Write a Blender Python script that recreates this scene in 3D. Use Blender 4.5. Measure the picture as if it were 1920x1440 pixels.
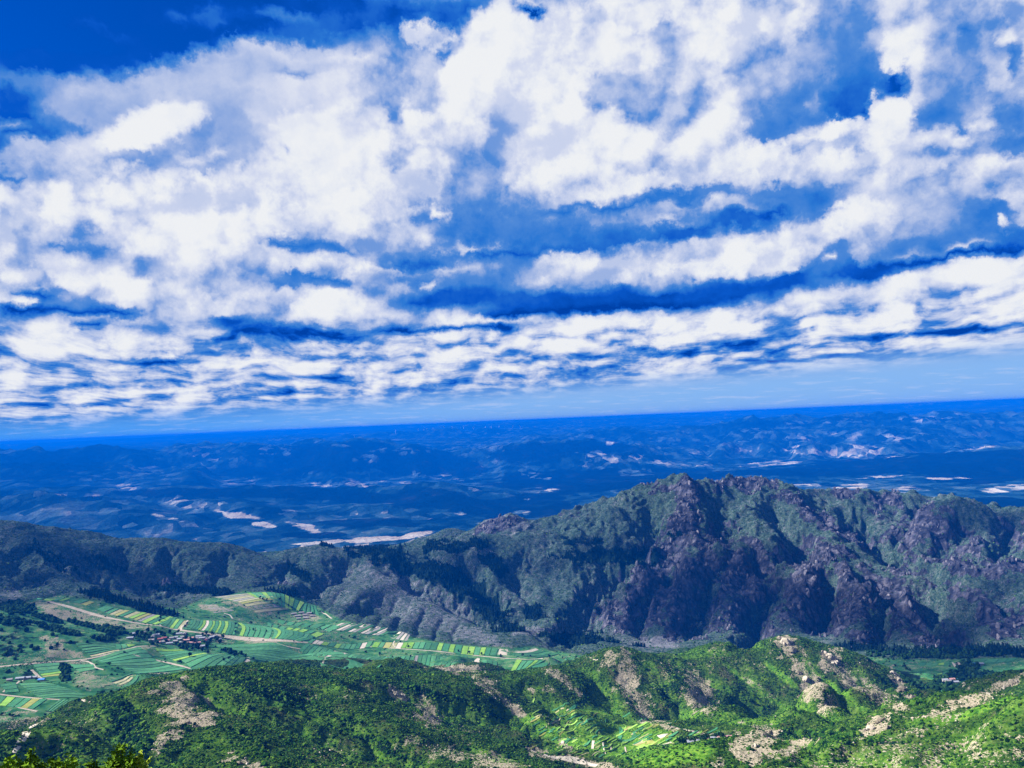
import bpy, bmesh, math, random
import numpy as np
from mathutils import Vector, Matrix

S = bpy.context.scene
C = S.collection
R = math.radians
for o in list(bpy.data.objects):
    bpy.data.objects.remove(o)

# ------------------------------------------------------------------ camera
# photograph 1920 x 1440; focal length 1450 px; the eye stands at the origin,
# the level line runs at y = 829 - 0.042 x
FPX = 1450.0
ROLL = math.atan(0.042)
PITCH = -math.atan((720 - (829 - 0.042 * 960)) / FPX * math.cos(ROLL))
fwd = np.array([0.0, math.cos(PITCH), math.sin(PITCH)])
rgt0 = np.array([1.0, 0.0, 0.0])
up0 = np.cross(rgt0, fwd)
rgt = rgt0 * math.cos(ROLL) - up0 * math.sin(ROLL)
upv = up0 * math.cos(ROLL) + rgt0 * math.sin(ROLL)
cam_d = bpy.data.cameras.new('camera')
cam_d.sensor_fit = 'HORIZONTAL'
cam_d.sensor_width = 36.0
cam_d.lens = 36.0 * FPX / 1920.0
cam_d.clip_start = 0.5
cam_d.clip_end = 200000.0
cam = bpy.data.objects.new('camera', cam_d)
C.objects.link(cam)
cam.matrix_world = Matrix(((rgt[0], upv[0], -fwd[0], 0), (rgt[1], upv[1], -fwd[1], 0),
                           (rgt[2], upv[2], -fwd[2], 0), (0, 0, 0, 1)))
S.camera = cam


def ray(px, py):
    px = np.asarray(px, float); py = np.asarray(py, float)
    a = (px - 960) / FPX; b = (720 - py) / FPX
    d = fwd + a[..., None] * rgt + b[..., None] * upv
    return d / np.linalg.norm(d, axis=-1, keepdims=True)


def project(x, y, z):
    f = x * fwd[0] + y * fwd[1] + z * fwd[2]
    f = np.where(f < 1e-3, 1e-3, f)
    a = (x * rgt[0] + y * rgt[1] + z * rgt[2]) / f
    b = (x * upv[0] + y * upv[1] + z * upv[2]) / f
    return 960 + FPX * a, 720 - FPX * b


def at(px, py, D):
    """point seen at pixel (px,py), D metres away over the ground"""
    d = ray(px, py)
    h = np.hypot(d[..., 0], d[..., 1])
    return d / h[..., None] * np.asarray(D, float)[..., None]


# ------------------------------------------------------------------ light
SUN_EL = 37.0
SUN_AZ = -90.0           # degrees clockwise from the view direction (+Y)
sdir = Vector((math.sin(R(SUN_AZ)) * math.cos(R(SUN_EL)), math.cos(R(SUN_AZ)) * math.cos(R(SUN_EL)), math.sin(R(SUN_EL))))
sun_d = bpy.data.lights.new('sun', 'SUN')
sun_d.energy = 5.0
sun_d.angle = R(0.53)
sun_d.color = (1.0, 0.95, 0.86)
sun = bpy.data.objects.new('sun', sun_d)
C.objects.link(sun)
sun.rotation_euler = sdir.to_track_quat('Z', 'Y').to_euler()

S.view_settings.view_transform = 'Standard'
S.view_settings.look = 'None'
S.view_settings.gamma = 1.0
S.view_settings.exposure = 1.95
S.view_settings.use_curve_mapping = False
S.render.engine = 'CYCLES'
S.cycles.max_bounces = 4
S.cycles.diffuse_bounces = 2
S.cycles.glossy_bounces = 1
S.cycles.transmission_bounces = 2
S.cycles.volume_bounces = 0
S.cycles.transparent_max_bounces = 8


# ------------------------------------------------------------------ node helper
class NT:
    def __init__(s, tree):
        s.t = tree

    def n(s, typ, **kw):
        nd = s.t.nodes.new(typ)
        for k, v in kw.items():
            if k == 'i':
                for kk, vv in v.items():
                    s.set(nd.inputs[kk], vv)
            else:
                setattr(nd, k, v)
        return nd

    def set(s, sock, v):
        if isinstance(v, bpy.types.NodeSocket):
            s.t.links.new(v, sock)
        elif v is not None:
            sock.default_value = v

    def m(s, op, a, b=None, c=None, clamp=False):
        nd = s.t.nodes.new('ShaderNodeMath'); nd.operation = op; nd.use_clamp = clamp
        s.set(nd.inputs[0], a)
        if b is not None: s.set(nd.inputs[1], b)
        if c is not None: s.set(nd.inputs[2], c)
        return nd.outputs[0]

    def v(s, op, a, b=None, scale=None):
        nd = s.t.nodes.new('ShaderNodeVectorMath'); nd.operation = op
        s.set(nd.inputs[0], a)
        if b is not None: s.set(nd.inputs[1], b)
        if scale is not None: s.set(nd.inputs[3], scale)
        return nd.outputs[0] if op not in ('LENGTH', 'DOT_PRODUCT', 'DISTANCE') else nd.outputs[1]

    def sep(s, a):
        nd = s.t.nodes.new('ShaderNodeSeparateXYZ'); s.set(nd.inputs[0], a); return nd.outputs

    def comb(s, x, y, z=0.0):
        nd = s.t.nodes.new('ShaderNodeCombineXYZ')
        for i, q in enumerate((x, y, z)): s.set(nd.inputs[i], q)
        return nd.outputs[0]

    def noise(s, vec, scale, detail=4.0, rough=0.5, dist=0.0, dim='3D', col=False, lac=2.0, w=None):
        nd = s.t.nodes.new('ShaderNodeTexNoise'); nd.noise_dimensions = dim
        if vec is not None: s.set(nd.inputs['Vector'], vec)
        s.set(nd.inputs['Scale'], scale); s.set(nd.inputs['Detail'], detail)
        s.set(nd.inputs['Roughness'], rough); s.set(nd.inputs['Distortion'], dist)
        s.set(nd.inputs['Lacunarity'], lac)
        return nd.outputs['Color'] if col else nd.outputs[0]

    def voro(s, vec, scale, feature='F1', rand=1.0, out='Distance', smooth=None, detail=0.0):
        nd = s.t.nodes.new('ShaderNodeTexVoronoi'); nd.feature = feature
        s.set(nd.inputs['Vector'], vec); s.set(nd.inputs['Scale'], scale)
        s.set(nd.inputs['Randomness'], rand); s.set(nd.inputs['Detail'], detail)
        if smooth is not None: s.set(nd.inputs['Smoothness'], smooth)
        return nd.outputs[out]

    def mr(s, x, a, b, c=0.0, d=1.0, kind='SMOOTHSTEP', clamp=True):
        nd = s.t.nodes.new('ShaderNodeMapRange'); nd.interpolation_type = kind
        if kind == 'LINEAR': nd.clamp = clamp
        for i, q in enumerate((x, a, b, c, d)): s.set(nd.inputs[i], q)
        return nd.outputs[0]

    def mix(s, f, a, b, kind='RGBA', blend='MIX'):
        nd = s.t.nodes.new('ShaderNodeMix'); nd.data_type = kind
        if kind == 'RGBA': nd.blend_type = blend
        ins = [q for q in nd.inputs if q.enabled]
        s.set(ins[0], f); s.set(ins[1], a); s.set(ins[2], b)
        return [q for q in nd.outputs if q.enabled][0]

    def ramp(s, f, stops, interp='LINEAR'):
        nd = s.t.nodes.new('ShaderNodeValToRGB'); cr = nd.color_ramp; cr.interpolation = interp
        s.set(nd.inputs[0], f)
        n = len(stops)
        for i in range(n - 2): cr.elements.new((i + 1) / (n - 1))
        cr.elements.foreach_set('position', [float(p) for p, _ in stops])
        cr.elements.foreach_set('color', [float(q) for _, c in stops for q in tuple(c)[:3] + (1.0,)])
        return nd.outputs[0]


ALB = .62          # overall reflectance trim


def alb(T, col):
    return T.v('SCALE', col, scale=ALB)


def lin(r, g, b):
    return tuple((c / 255 / 12.92 if c / 255 <= 0.04045 else ((c / 255 + 0.055) / 1.055) ** 2.4) for c in (r, g, b))


def smooth(a, b, x):
    t = np.clip((x - a) / (b - a), 0, 1)
    return t * t * (3 - 2 * t)

# ------------------------------------------------------------------ sky
# cloud cover over the bearing/elevation sphere: soft masses (x, y, rx, ry, turn, tone, weight)
CLOUD = [
 # blue overhead at left with wisps
 (150,30,300,80,0,.02,1),(500,20,300,50,0,.08,1),(650,60,300,50,0,.18,1),(850,40,200,60,0,.14,1),(300,85,260,22,-12,.05,1),(150,110,200,30,-6,.10,1),(200,50,80,12,10,.2,.6),(370,28,60,10,-8,.24,.6),(540,22,60,12,8,.3,.7),(400,50,40,8,0,.26,.5),(50,88,60,10,8,.16,.6),(420,78,30,5,30,.4,.6),
 # veil
 (480,130,280,50,-8,.64,1),(420,170,260,50,-6,.62,1),(600,190,200,60,0,.72,1),(330,200,180,30,-6,.56,1),(520,92,100,12,-2,.72,1),(620,100,80,12,6,.74,1),(740,130,50,30,0,.66,1),(700,90,40,12,0,.35,.7),(560,128,50,6,4,.34,1),
 (120,160,110,20,12,.42,1),(180,175,90,16,0,.60,1),(60,150,60,14,10,.32,.7),(150,205,70,16,-10,.5,1),(200,225,50,16,0,.46,1),(20,190,60,30,0,.12,1),(30,225,70,18,0,.08,1),(40,262,90,18,-6,.12,1),(130,238,60,6,6,.2,.8),(110,245,70,6,4,.42,.7),
 (90,300,160,16,-3,.60,1),(30,290,60,14,0,.52,1),(30,328,60,7,0,.22,1),(120,322,80,6,-3,.4,.7),(60,360,120,24,0,.80,1),(170,345,40,16,0,.72,1),
 # white banks left and centre
 (560,225,60,18,-5,.98,1),(640,300,170,90,0,.98,1),(560,320,110,60,0,.96,1),(760,240,60,30,0,.96,1),(720,290,60,50,0,.94,1),(542,260,12,8,30,.62,1),(590,275,40,30,0,.88,.7),(520,290,16,10,0,.8,1),
 (260,350,80,26,10,.92,1),(330,380,60,40,0,.97,1),(420,360,80,50,0,.94,1),(380,430,70,36,30,.94,1),(330,420,20,20,30,.8,.6),(450,420,50,40,40,.86,1),(500,400,50,50,0,.88,1),(520,450,50,34,20,.90,1),(260,440,50,24,30,.84,1),(480,480,70,24,10,.86,1),(420,330,50,10,20,.8,.6),(530,350,30,40,20,.82,.7),(470,390,14,20,0,.76,.7),(410,440,14,30,0,.74,.7),
 (115,365,30,22,0,1,1),(110,400,70,34,0,.98,1),(180,395,40,26,0,.94,1),(70,400,24,30,0,.70,1),(170,425,36,26,20,.58,1),(165,448,60,8,4,.36,1),(20,430,30,40,0,.88,1),(60,432,24,20,0,.72,1),
 # lone puff with its grey belly
 (300,294,118,20,-4,.38,1),(425,225,38,32,0,.46,1),(450,270,54,34,0,.44,1),(400,302,90,20,0,.46,1),(300,230,88,40,-18,1.0,1),(240,262,50,20,0,1.0,1),(330,205,40,24,0,1.0,1),(350,265,60,18,-20,.48,1),(385,250,18,24,0,.38,.9),(380,292,50,8,-4,.74,.8),
 # column and tower
 (800,110,36,30,0,.62,1),(780,160,36,36,0,.66,1),(735,190,28,30,10,.52,1),(815,170,30,50,0,.58,1),(740,215,20,22,0,.58,1),(800,60,36,22,10,.90,1),(770,62,22,16,0,.97,1),(830,70,30,16,0,.82,1),(790,210,40,16,0,.92,1),
 (930,110,80,90,0,1,1),(1000,60,90,70,0,1,1),(1040,130,120,100,0,1,1),(880,160,60,60,0,.98,1),(970,20,50,30,0,1.0,1),(1090,30,120,40,0,1,1),(1240,20,110,30,0,.97,1),(1000,10,34,12,0,.06,1),(1130,50,40,60,20,.78,.9),(1100,80,60,30,-20,.86,.9),(1180,100,80,30,-10,.90,1),(1050,170,50,50,0,.84,.9),(990,180,40,40,0,.95,1),
 (1265,70,48,36,0,.56,1),(1290,50,40,20,0,.62,1),(1250,40,20,14,0,.58,1),(1160,150,70,30,0,.52,1),(1140,175,60,20,0,.46,1),(1200,185,90,24,0,.56,1),(1290,150,50,28,0,.56,1),(1280,152,34,16,-20,.80,1),(1230,205,110,20,0,.62,1),
 (1060,230,60,40,-10,1.0,1),(1130,225,90,30,8,1.0,1),(1010,270,70,50,-30,.99,1),(1110,270,120,50,0,.97,1),(1220,250,50,20,20,.95,1),(1000,320,60,30,0,.86,1),(1180,310,60,26,0,.74,1),(1240,320,70,20,0,.68,1),(1150,320,30,24,0,.92,1),(1210,345,90,14,-8,.96,1),
 (760,275,30,24,0,.60,1),(740,290,30,16,0,.62,1),(860,290,50,50,0,.58,1),(880,340,60,50,0,.50,1),(850,385,80,24,0,.46,1),(820,310,30,30,0,.78,.7),(780,350,60,24,0,.88,1),(700,390,80,20,0,.90,1),(640,400,60,20,0,.82,1),(840,390,30,10,10,.92,1),(800,405,40,8,0,.34,1),
 # upper right
 (1360,140,60,50,0,.80,1),(1400,60,100,60,-20,.97,1),(1370,90,50,40,0,.98,1),(1480,30,60,30,0,.97,1),(1450,100,50,50,20,.62,1),(1430,150,70,50,0,.56,1),(1520,140,60,60,0,.46,1),(1560,60,60,50,0,.42,1),(1600,30,40,30,0,.36,1),(1640,30,30,24,0,.58,1),(1590,110,60,60,0,.34,1),(1500,200,110,50,-8,.40,1),(1440,230,60,24,0,.36,1),(1600,190,60,30,0,.18,1),(1630,150,50,60,0,.24,1),(1690,145,30,24,30,.12,1),(1655,180,36,36,0,.14,1),(1560,130,14,20,0,.6,.8),(1526,188,14,8,0,.66,.8),
 (1760,25,120,14,0,.66,1),(1740,60,60,40,0,.78,1),(1840,20,70,20,0,.64,1),(1790,100,50,60,0,.58,1),(1830,70,30,50,0,.40,1),(1820,40,24,12,0,.26,1),(1780,150,60,50,0,.52,1),(1830,150,60,60,0,.46,1),(1770,205,60,22,0,.32,1),(1800,230,50,14,0,.28,1),(1880,60,30,30,0,.5,1),(1900,50,16,14,0,.9,1),(1910,90,16,40,0,.3,1),(1880,130,30,30,0,.66,1),(1700,80,40,44,-20,1.0,1),(1690,110,24,20,0,.98,1),(1680,205,40,36,0,.98,1),(1650,170,20,14,0,.8,1),
 (1900,200,30,50,0,.38,1),(1870,230,40,24,0,.66,1),(1850,215,24,12,-20,.9,1),(1900,270,50,30,0,.28,1),(1800,280,60,14,0,.54,1),
 (1480,265,120,18,-6,.88,1),(1580,232,90,14,-10,.90,1),(1640,225,40,12,0,.84,1),(1560,265,110,14,-10,.58,1),(1700,250,80,20,0,.93,1),(1780,250,50,20,0,.90,1),(1600,290,110,18,-4,.93,1),(1420,290,120,22,0,.95,1),(1440,260,20,10,0,.94,1),(1350,230,60,24,-10,.86,1),(1310,260,50,30,0,.86,1),(1720,300,90,14,0,.88,1),(1850,310,60,16,0,.80,1),(1500,320,120,16,-3,.82,1),(1330,310,80,24,0,.82,1),(1600,330,110,20,0,.68,1),(1750,340,100,24,0,.66,1),(1880,340,50,20,0,.62,1),(1900,360,20,20,0,.85,.7),
 # slate-blue bases
 (960,370,120,16,0,.48,1),(1000,400,160,24,0,.34,1),(920,420,120,26,0,.26,1),(1060,390,60,8,-4,.24,1),(1250,370,150,16,-8,.24,1),(1420,355,160,16,-4,.32,1),(1150,390,110,8,-6,.20,1),(1200,402,200,14,-2,.46,1),(1400,385,110,14,-8,.48,.8),(1500,365,110,14,-6,.28,1),(1100,430,170,16,0,.28,1),(1380,410,160,14,-10,.16,1),(1200,445,200,14,-4,.18,1),(1000,460,160,16,-4,.18,1),(1560,380,60,10,-10,.3,.7),
 (1700,390,110,50,0,.54,1),(1640,420,60,40,-40,.70,1),(1600,450,60,20,-40,.62,1),(1820,400,90,44,0,.40,1),(1870,390,50,30,0,.26,1),(1900,440,60,24,0,.24,1),(1740,450,120,20,-10,.32,1),(1885,413,13,9,-40,1,1),
 (1600,505,90,24,-14,.14,1),(900,520,100,24,0,.32,1),(800,510,60,20,0,.48,1),(860,555,120,24,0,.14,1),(1000,560,160,28,0,.14,1),(1180,555,170,26,-4,.12,1),(1360,540,150,26,-6,.14,1),(1500,520,110,28,-16,.12,1),(1560,480,60,30,-40,.26,1),(1100,577,260,9,-3,.03,1),(1700,492,130,12,-10,.06,1),(1850,470,110,12,-8,.06,1),(1556,476,12,6,0,.7,.8),(1622,478,18,14,-50,.7,.8),
 (1560,405,70,16,-26,.97,1),(1480,440,60,24,-30,.97,1),(1430,490,70,18,8,.97,1),(1390,490,40,12,0,.95,1),(1470,460,50,30,-30,.96,1),
 (1060,500,60,24,0,.60,1),(980,500,60,26,0,.46,1),(1200,520,100,16,0,.66,1),(1130,505,90,20,0,.80,1),(1150,482,130,14,2,.90,1),(1290,495,60,12,2,.96,1),
 (570,455,90,16,4,.22,1),(640,465,90,10,0,.28,1),(620,522,130,14,0,.20,1),(520,525,80,12,4,.22,1),(780,480,100,12,-6,.24,1),(660,492,120,10,0,.84,1),(720,470,60,12,0,.56,1),(720,452,80,8,0,.7,.8),(450,502,80,14,10,.68,1),(290,490,40,26,20,.5,.8),
 (490,560,60,24,0,.58,1),(430,575,80,28,0,.78,1),(390,560,40,14,-6,.9,1),(690,530,50,14,-10,.6,1),(740,520,40,10,0,.74,1),(640,565,84,28,-3,1.0,1),(590,575,40,20,0,.98,1),(720,578,60,9,0,.85,1),(808,516,9,8,0,.97,1),
 (160,500,90,30,10,.93,1),(110,480,30,20,0,.97,1),(230,520,90,20,8,.92,1),(30,510,24,16,0,.97,1),(60,510,20,14,0,.95,1),(330,540,60,14,6,.82,1),(280,550,60,10,0,.7,1),
 (60,550,60,12,0,.14,1),(150,548,60,10,20,.3,.8),(90,575,120,15,0,.01,1),(190,575,90,11,2,.08,1),(40,558,22,9,-10,.85,1),(250,592,60,8,0,.7,.8),(180,602,50,5,-4,.14,1),
 (330,600,30,20,0,.5,.7),(450,605,90,16,0,.26,1),(560,620,150,16,2,.10,1),(420,600,40,8,0,.12,1),(840,613,150,8,0,.10,1),(900,606,100,7,0,.10,1),(860,596,120,7,0,.88,1),(680,606,80,6,4,.8,.7),
 # lower belts
 (200,640,160,26,0,.97,1),(100,655,60,14,0,.98,1),(290,660,90,8,0,.9,1),(60,620,60,14,0,.86,1),(360,673,150,6,-3,.12,1),(130,684,80,5,0,.24,1),(30,680,30,20,0,.8,1),(420,655,50,12,0,.5,1),
 (520,660,60,12,0,.95,1),(640,650,80,14,0,.86,1),(760,640,80,18,-6,.92,1),(870,630,80,14,-4,.96,1),(820,665,110,16,-3,.96,1),(680,685,160,12,-2,.9,1),(1080,612,120,14,-2,.92,1),(1160,602,60,14,0,.9,1),(1100,640,120,12,0,.94,1),(1220,640,50,12,0,.95,1),(1290,590,80,10,-6,.92,1),(1290,607,60,20,-4,.97,1),(1370,612,50,16,0,.96,1),
 (1470,615,50,20,-20,.38,1),(1420,642,80,6,0,.14,1),(1500,625,40,14,0,.3,1),(1520,610,14,6,0,.98,1),(1530,635,26,7,0,.97,1),(1240,656,80,6,0,.3,1),(1140,667,60,5,0,.26,1),
 (1560,562,100,18,-12,.90,1),(1700,532,110,20,-16,.94,1),(1840,502,90,18,-6,.97,1),(1880,540,60,24,0,.9,1),(1660,582,60,18,0,.92,1),(1760,540,30,12,-20,.6,.7),(1780,553,80,7,-8,.2,1),(1720,560,30,6,0,.3,.7),(1600,602,60,16,0,.86,1),(1700,612,80,14,0,.85,1),(1830,582,90,16,0,.90,1),(1740,627,180,7,-3,.18,1),(1880,613,60,6,-4,.2,1),(1580,631,60,6,0,.3,1),
 (560,706,90,4,-2,.2,.8),(300,712,70,4,-2,.3,.8),(900,690,60,4,-2,.3,.8),(1330,690,120,5,-3,.24,.8),(1600,668,160,4,-3,.26,.8),(1800,672,120,4,-3,.26,.8),(1700,650,140,8,-3,.9,.8),(1100,700,90,4,-2,.3,.8),(90,730,90,4,0,.3,.8),(200,752,90,5,0,.4,.8),(60,760,60,5,0,.3,.8),(480,742,110,4,-2,.34,.8),
]


def cloud_tone(px, py):
    # broad background: blue overhead at left, banks below, clear pale belt over the horizon
    hor = 829 - 0.042 * px
    hgt = hor - py
    t = np.full(px.shape, .70)
    t = np.where(hgt < 210, .70, t)
    t = .70 + 0 * t
    up = smooth(330, 0, py) * smooth(900, 500, px)
    t = t * (1 - up) + .12 * up
    for (cx, cy, rx, ry, rot, tone, w) in CLOUD:
        c, s_ = math.cos(R(rot)), math.sin(R(rot))
        dx = px - cx; dy = py - cy
        a = (dx * c + dy * s_) / rx; b = (-dx * s_ + dy * c) / ry
        r = np.sqrt(a * a + b * b)
        k = (smooth(1.18, .74, r) if tone > .62 else smooth(1.30, .50, r)) * w
        t = t * (1 - k) + tone * k
    t = np.clip(t, 0, 1)
    t = t + .05 * smooth(.10, .25, t) * smooth(.6, .4, t)
    out = smooth(0, 260, np.maximum(np.maximum(-px, px - 1920), -py))
    return t * (1 - out) + .6 * out


NROW, NCOL = 66, 187
AZ0, AZ1 = R(-39.0), R(39.0)
EL1 = R(31.0)


def build_world():
    w = bpy.data.worlds.new('World'); w.use_nodes = True
    w.node_tree.nodes.clear()
    T = NT(w.node_tree)
    geo = T.n('ShaderNodeTexCoord')
    d = geo.outputs['Generated']
    x, y, z = T.sep(d)
    az = T.m('ARCTAN2', x, y)
    zc = T.m('MINIMUM', T.m('MAXIMUM', z, -1.0), 1.0)
    el = T.m('ARCSINE', zc)
    elp = T.m('MAXIMUM', el, 0.0)
    # cloud-deck coordinates: foreshortened towards the horizon
    inv = T.m('DIVIDE', 1.0, T.m('ADD', T.m('MAXIMUM', z, 0.0), 0.11))
    deck = T.comb(T.m('MULTIPLY', x, inv), T.m('MULTIPLY', y, inv), T.m('MULTIPLY', zc, 2.0))
    # turbulence that bends the masses
    n1 = T.noise(d, 7.0, 3.0, .55, col=True)
    n2 = T.noise(d, 24.0, 6.0, .60, col=True)
    w1 = T.v('SUBTRACT', n1, (.5, .5, .5)); w2 = T.v('SUBTRACT', n2, (.5, .5, .5))
    vs = T.mr(elp, R(2), R(14), .22, 1.0)
    a1 = T.v('SCALE', w1, scale=.016); a2 = T.v('SCALE', w2, scale=.024)
    w3 = T.v('SUBTRACT', T.noise(d, 95.0, 4.0, .62, col=True), (.5, .5, .5))
    wv = T.v('ADD', T.v('ADD', a1, a2), T.v('SCALE', w3, scale=.019))
    wx, wy, wz = T.sep(wv)
    pw = T.v('ADD', d, T.v('SCALE', wv, scale=.55))
    l1 = T.voro(pw, 9.0, 'F1', .95); l2 = T.voro(T.v('ADD', pw, (.3, .1, .2)), 21.0, 'F1', 1.0); l3 = T.voro(pw, 52.0, 'F1', 1.0)
    lobes = T.m('ADD', T.m('MULTIPLY', T.m('SUBTRACT', .40, l1), .9), T.m('ADD', T.m('MULTIPLY', T.m('SUBTRACT', .40, l2), .65), T.m('MULTIPLY', T.m('SUBTRACT', .40, l3), .35)))
    def bulge(off):
        q = T.v('ADD', T.v('ADD', pw, T.v('SCALE', w2, scale=.05)), off)
        q1 = T.voro(q, 10.5, 'SMOOTH_F1', 1.0, smooth=.25); q2 = T.voro(q, 25.0, 'F1', 1.0)
        return T.m('ADD', T.m('MULTIPLY', q1, -1.0), T.m('MULTIPLY', q2, -.55))
    lit = T.m('SUBTRACT', bulge((0, 0, 0)), bulge((-.016, -.004, .018)))
    lobev = T.m('MULTIPLY', T.m('MULTIPLY', lobes, vs), .020)
    u = T.m('ADD', T.m('ADD', az, wx), T.m('MULTIPLY', lobev, -.6))
    v = T.m('ADD', T.m('ADD', elp, T.m('MULTIPLY', wy, vs)), T.m('MULTIPLY', lobev, -1.0))
    # painted masses: one colour ramp per row of elevation, three spans of bearing in r, g, b
    U = T.m('DIVIDE', T.m('SUBTRACT', u, AZ0), AZ1 - AZ0, clamp=True)
    U3 = T.m('MULTIPLY', U, 5.99999)
    Uf = T.m('FRACT', U3); Ui = T.m('FLOOR', U3)
    azs = AZ0 + (AZ1 - AZ0) * np.arange(NCOL) / (NCOL - 1)
    els = EL1 * (np.arange(NROW) / (NROW - 1)) ** 1.25
    A, E = np.meshgrid(azs, els)
    X = np.sin(A) * np.cos(E); Y = np.cos(A) * np.cos(E); Z = np.sin(E)
    px, py = project(X, Y, Z)
    TM = cloud_tone(px, py)
    halves = []
    fr_ = [T.mr(v, float(els[j - 1]), float(els[j]), 0, 1, 'LINEAR') if j else None for j in range(NROW)]
    for half in (0, 1):
        cur = None; o = half * 93
        for j in range(NROW):
            st = [(i / 31, (TM[j, o + i], TM[j, o + i + 31], TM[j, o + i + 62])) for i in range(32)]
            col = T.ramp(Uf, st, 'LINEAR')
            cur = col if cur is None else T.mix(fr_[j], cur, col)
        halves.append(cur)
    cur = T.mix(T.m('GREATER_THAN', Ui, 2.5), halves[0], halves[1])
    Ui = T.m('SUBTRACT', Ui, T.m('MULTIPLY', T.m('GREATER_THAN', Ui, 2.5), 3.0))
    r_, g_, b_ = T.sep(cur)
    t = T.mix(T.m('GREATER_THAN', Ui, .5), r_, g_, 'FLOAT')
    t = T.mix(T.m('GREATER_THAN', Ui, 1.5), t, b_, 'FLOAT')
    # billows and their own relief, lit from the sun's side
    L = (-.030, -.004, .034)
    def bill(off):
        p = T.v('ADD', T.v('ADD', d, off), T.v('SCALE', wv, scale=.35))
        return T.noise(p, 14.0, 8.0, .58)
    b0 = bill((0, 0, 0)); b1 = bill((L[0] * .45, L[1] * .45, L[2] * .45))
    rel = T.m('SUBTRACT', b0, b1)
    # deck streaks in the lowest belt
    dk = T.v('ADD', T.v('MULTIPLY', deck, (1.4, .85, 1.0)), T.v('SCALE', w1, scale=1.2))
    s0 = T.noise(dk, 1.9, 7.0, .56)
    s1 = T.noise(T.v('ADD', dk, (-.05, -.16, 0)), 1.9, 7.0, .56)
    s2 = T.noise(T.v('MULTIPLY', deck, (.6, .8, 1.0)), 5.2, 6.0, .6)
    low = T.mr(el, R(5.5), R(9.0), 1.0, 0.0)
    vlow = T.mr(T.m('ADD', el, T.m('MULTIPLY', az, -.035)), R(.9), R(3.2), 0.0, 1.0)   # clear belt just over the horizon
    soft = T.mr(t, .15, .85, .30, 1.0)
    veil = T.m('MULTIPLY', T.mr(az, R(-8), R(-14)), T.mr(el, R(16), R(21)))
    dsoft = T.m('MULTIPLY', soft, T.m('SUBTRACT', 1.0, T.m('MULTIPLY', veil, .65)))
    t0 = t
    t = T.m('SUBTRACT', t, T.m('MULTIPLY', T.mr(t, .8, 1.0), .03))
    t = T.m('ADD', t, T.m('MULTIPLY', T.m('MULTIPLY', T.m('SUBTRACT', b0, .5), .26), dsoft))
    t = T.m('ADD', t, T.m('MULTIPLY', T.m('MULTIPLY', rel, 1.1), dsoft))
    t = T.m('ADD', t, T.m('MULTIPLY', T.m('MULTIPLY', lobes, .26), dsoft))
    t = T.m('ADD', t, T.m('MULTIPLY', T.m('MULTIPLY', T.m('SUBTRACT', lit, .0), .62), T.m('MULTIPLY', dsoft, T.mr(t0, .4, .7))))
    t = T.n('ShaderNodeMath', operation='SMOOTH_MAX', i={0: t, 1: T.m('SUBTRACT', T.m('MULTIPLY', t0, .97), .24), 2: .12}).outputs[0]
    st = T.m('ADD', T.m('MULTIPLY', T.m('SUBTRACT', s0, .5), .9), T.m('MULTIPLY', T.m('SUBTRACT', s0, s1), 2.3))
    st = T.m('ADD', st, T.m('MULTIPLY', T.m('SUBTRACT', s2, .5), .7))
    tl = T.m('ADD', t, T.m('MULTIPLY', T.m('SUBTRACT', st, .08), .75))
    t = T.mix(low, t, tl, 'FLOAT')
    hz = T.mix(T.mr(az, R(-36), R(8)), (*lin(80, 165, 248), 1), (*lin(138, 186, 241), 1))
    hz = T.mix(T.m('MULTIPLY', T.mr(s2, .5, .75), .45), hz, (*lin(200, 214, 244), 1))
    clear = T.mix(T.mr(az, R(-34), R(10)), .28, .52, 'FLOAT')
    clear = T.m('ADD', clear, T.m('MULTIPLY', T.m('SUBTRACT', s2, .5), .2))
    t = T.mix(vlow, clear, t, 'FLOAT')
    # contrast
    t = T.mr(t, 0.0, 1.0, 0.0, 1.0, 'LINEAR')
    bl = [(0.0, lin(0, 64, 166)), (.13, lin(10, 88, 202)), (.26, lin(44, 120, 212)), (.40, lin(84, 140, 216)), (.50, lin(142, 170, 223)),
          (.62, lin(184, 198, 232)), (.75, lin(211, 218, 239)), (.88, lin(231, 235, 243)), (1.0, lin(239, 241, 244))]
    g = T.ramp(t, bl)
    sky = T.n('ShaderNodeTexSky', sky_type='NISHITA', sun_disc=False)
    sky.sun_elevation = R(SUN_EL); sky.sun_rotation = R(SUN_AZ); sky.altitude = 1400
    sky.air_density = 1.0; sky.dust_density = 0.3; sky.ozone_density = 3.0
    STR = 0.10
    k = 1.0 / STR / 2 ** S.view_settings.exposure
    g = T.mix(vlow, hz, g)
    gc = T.v('SCALE', g, scale=k)
    tint = T.v('MULTIPLY', sky.outputs[0], (.0, .10, .33))
    f = T.m('MAXIMUM', T.m('MAXIMUM', T.mr(t, .04, .18), T.m('SUBTRACT', 1.0, vlow)), T.m('SUBTRACT', 1.0, T.mr(el, R(13), R(19))))
    col = T.mix(f, tint, gc)
    bg = T.n('ShaderNodeBackground', i={'Color': col, 'Strength': STR})
    out = T.n('ShaderNodeOutputWorld', i={'Surface': bg.outputs[0]})
    S.world = w
    w.cycles.sampling_method = 'MANUAL'
    w.cycles.sample_map_resolution = 512


build_world()

# ------------------------------------------------------------------ noise for shapes
_rng = np.random.RandomState(7)
_perm = _rng.permutation(4096).astype(np.int64)
_ga = _rng.rand(4096) * 2 * np.pi
_gx = np.cos(_ga).astype(np.float32); _gy = np.sin(_ga).astype(np.float32)


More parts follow.
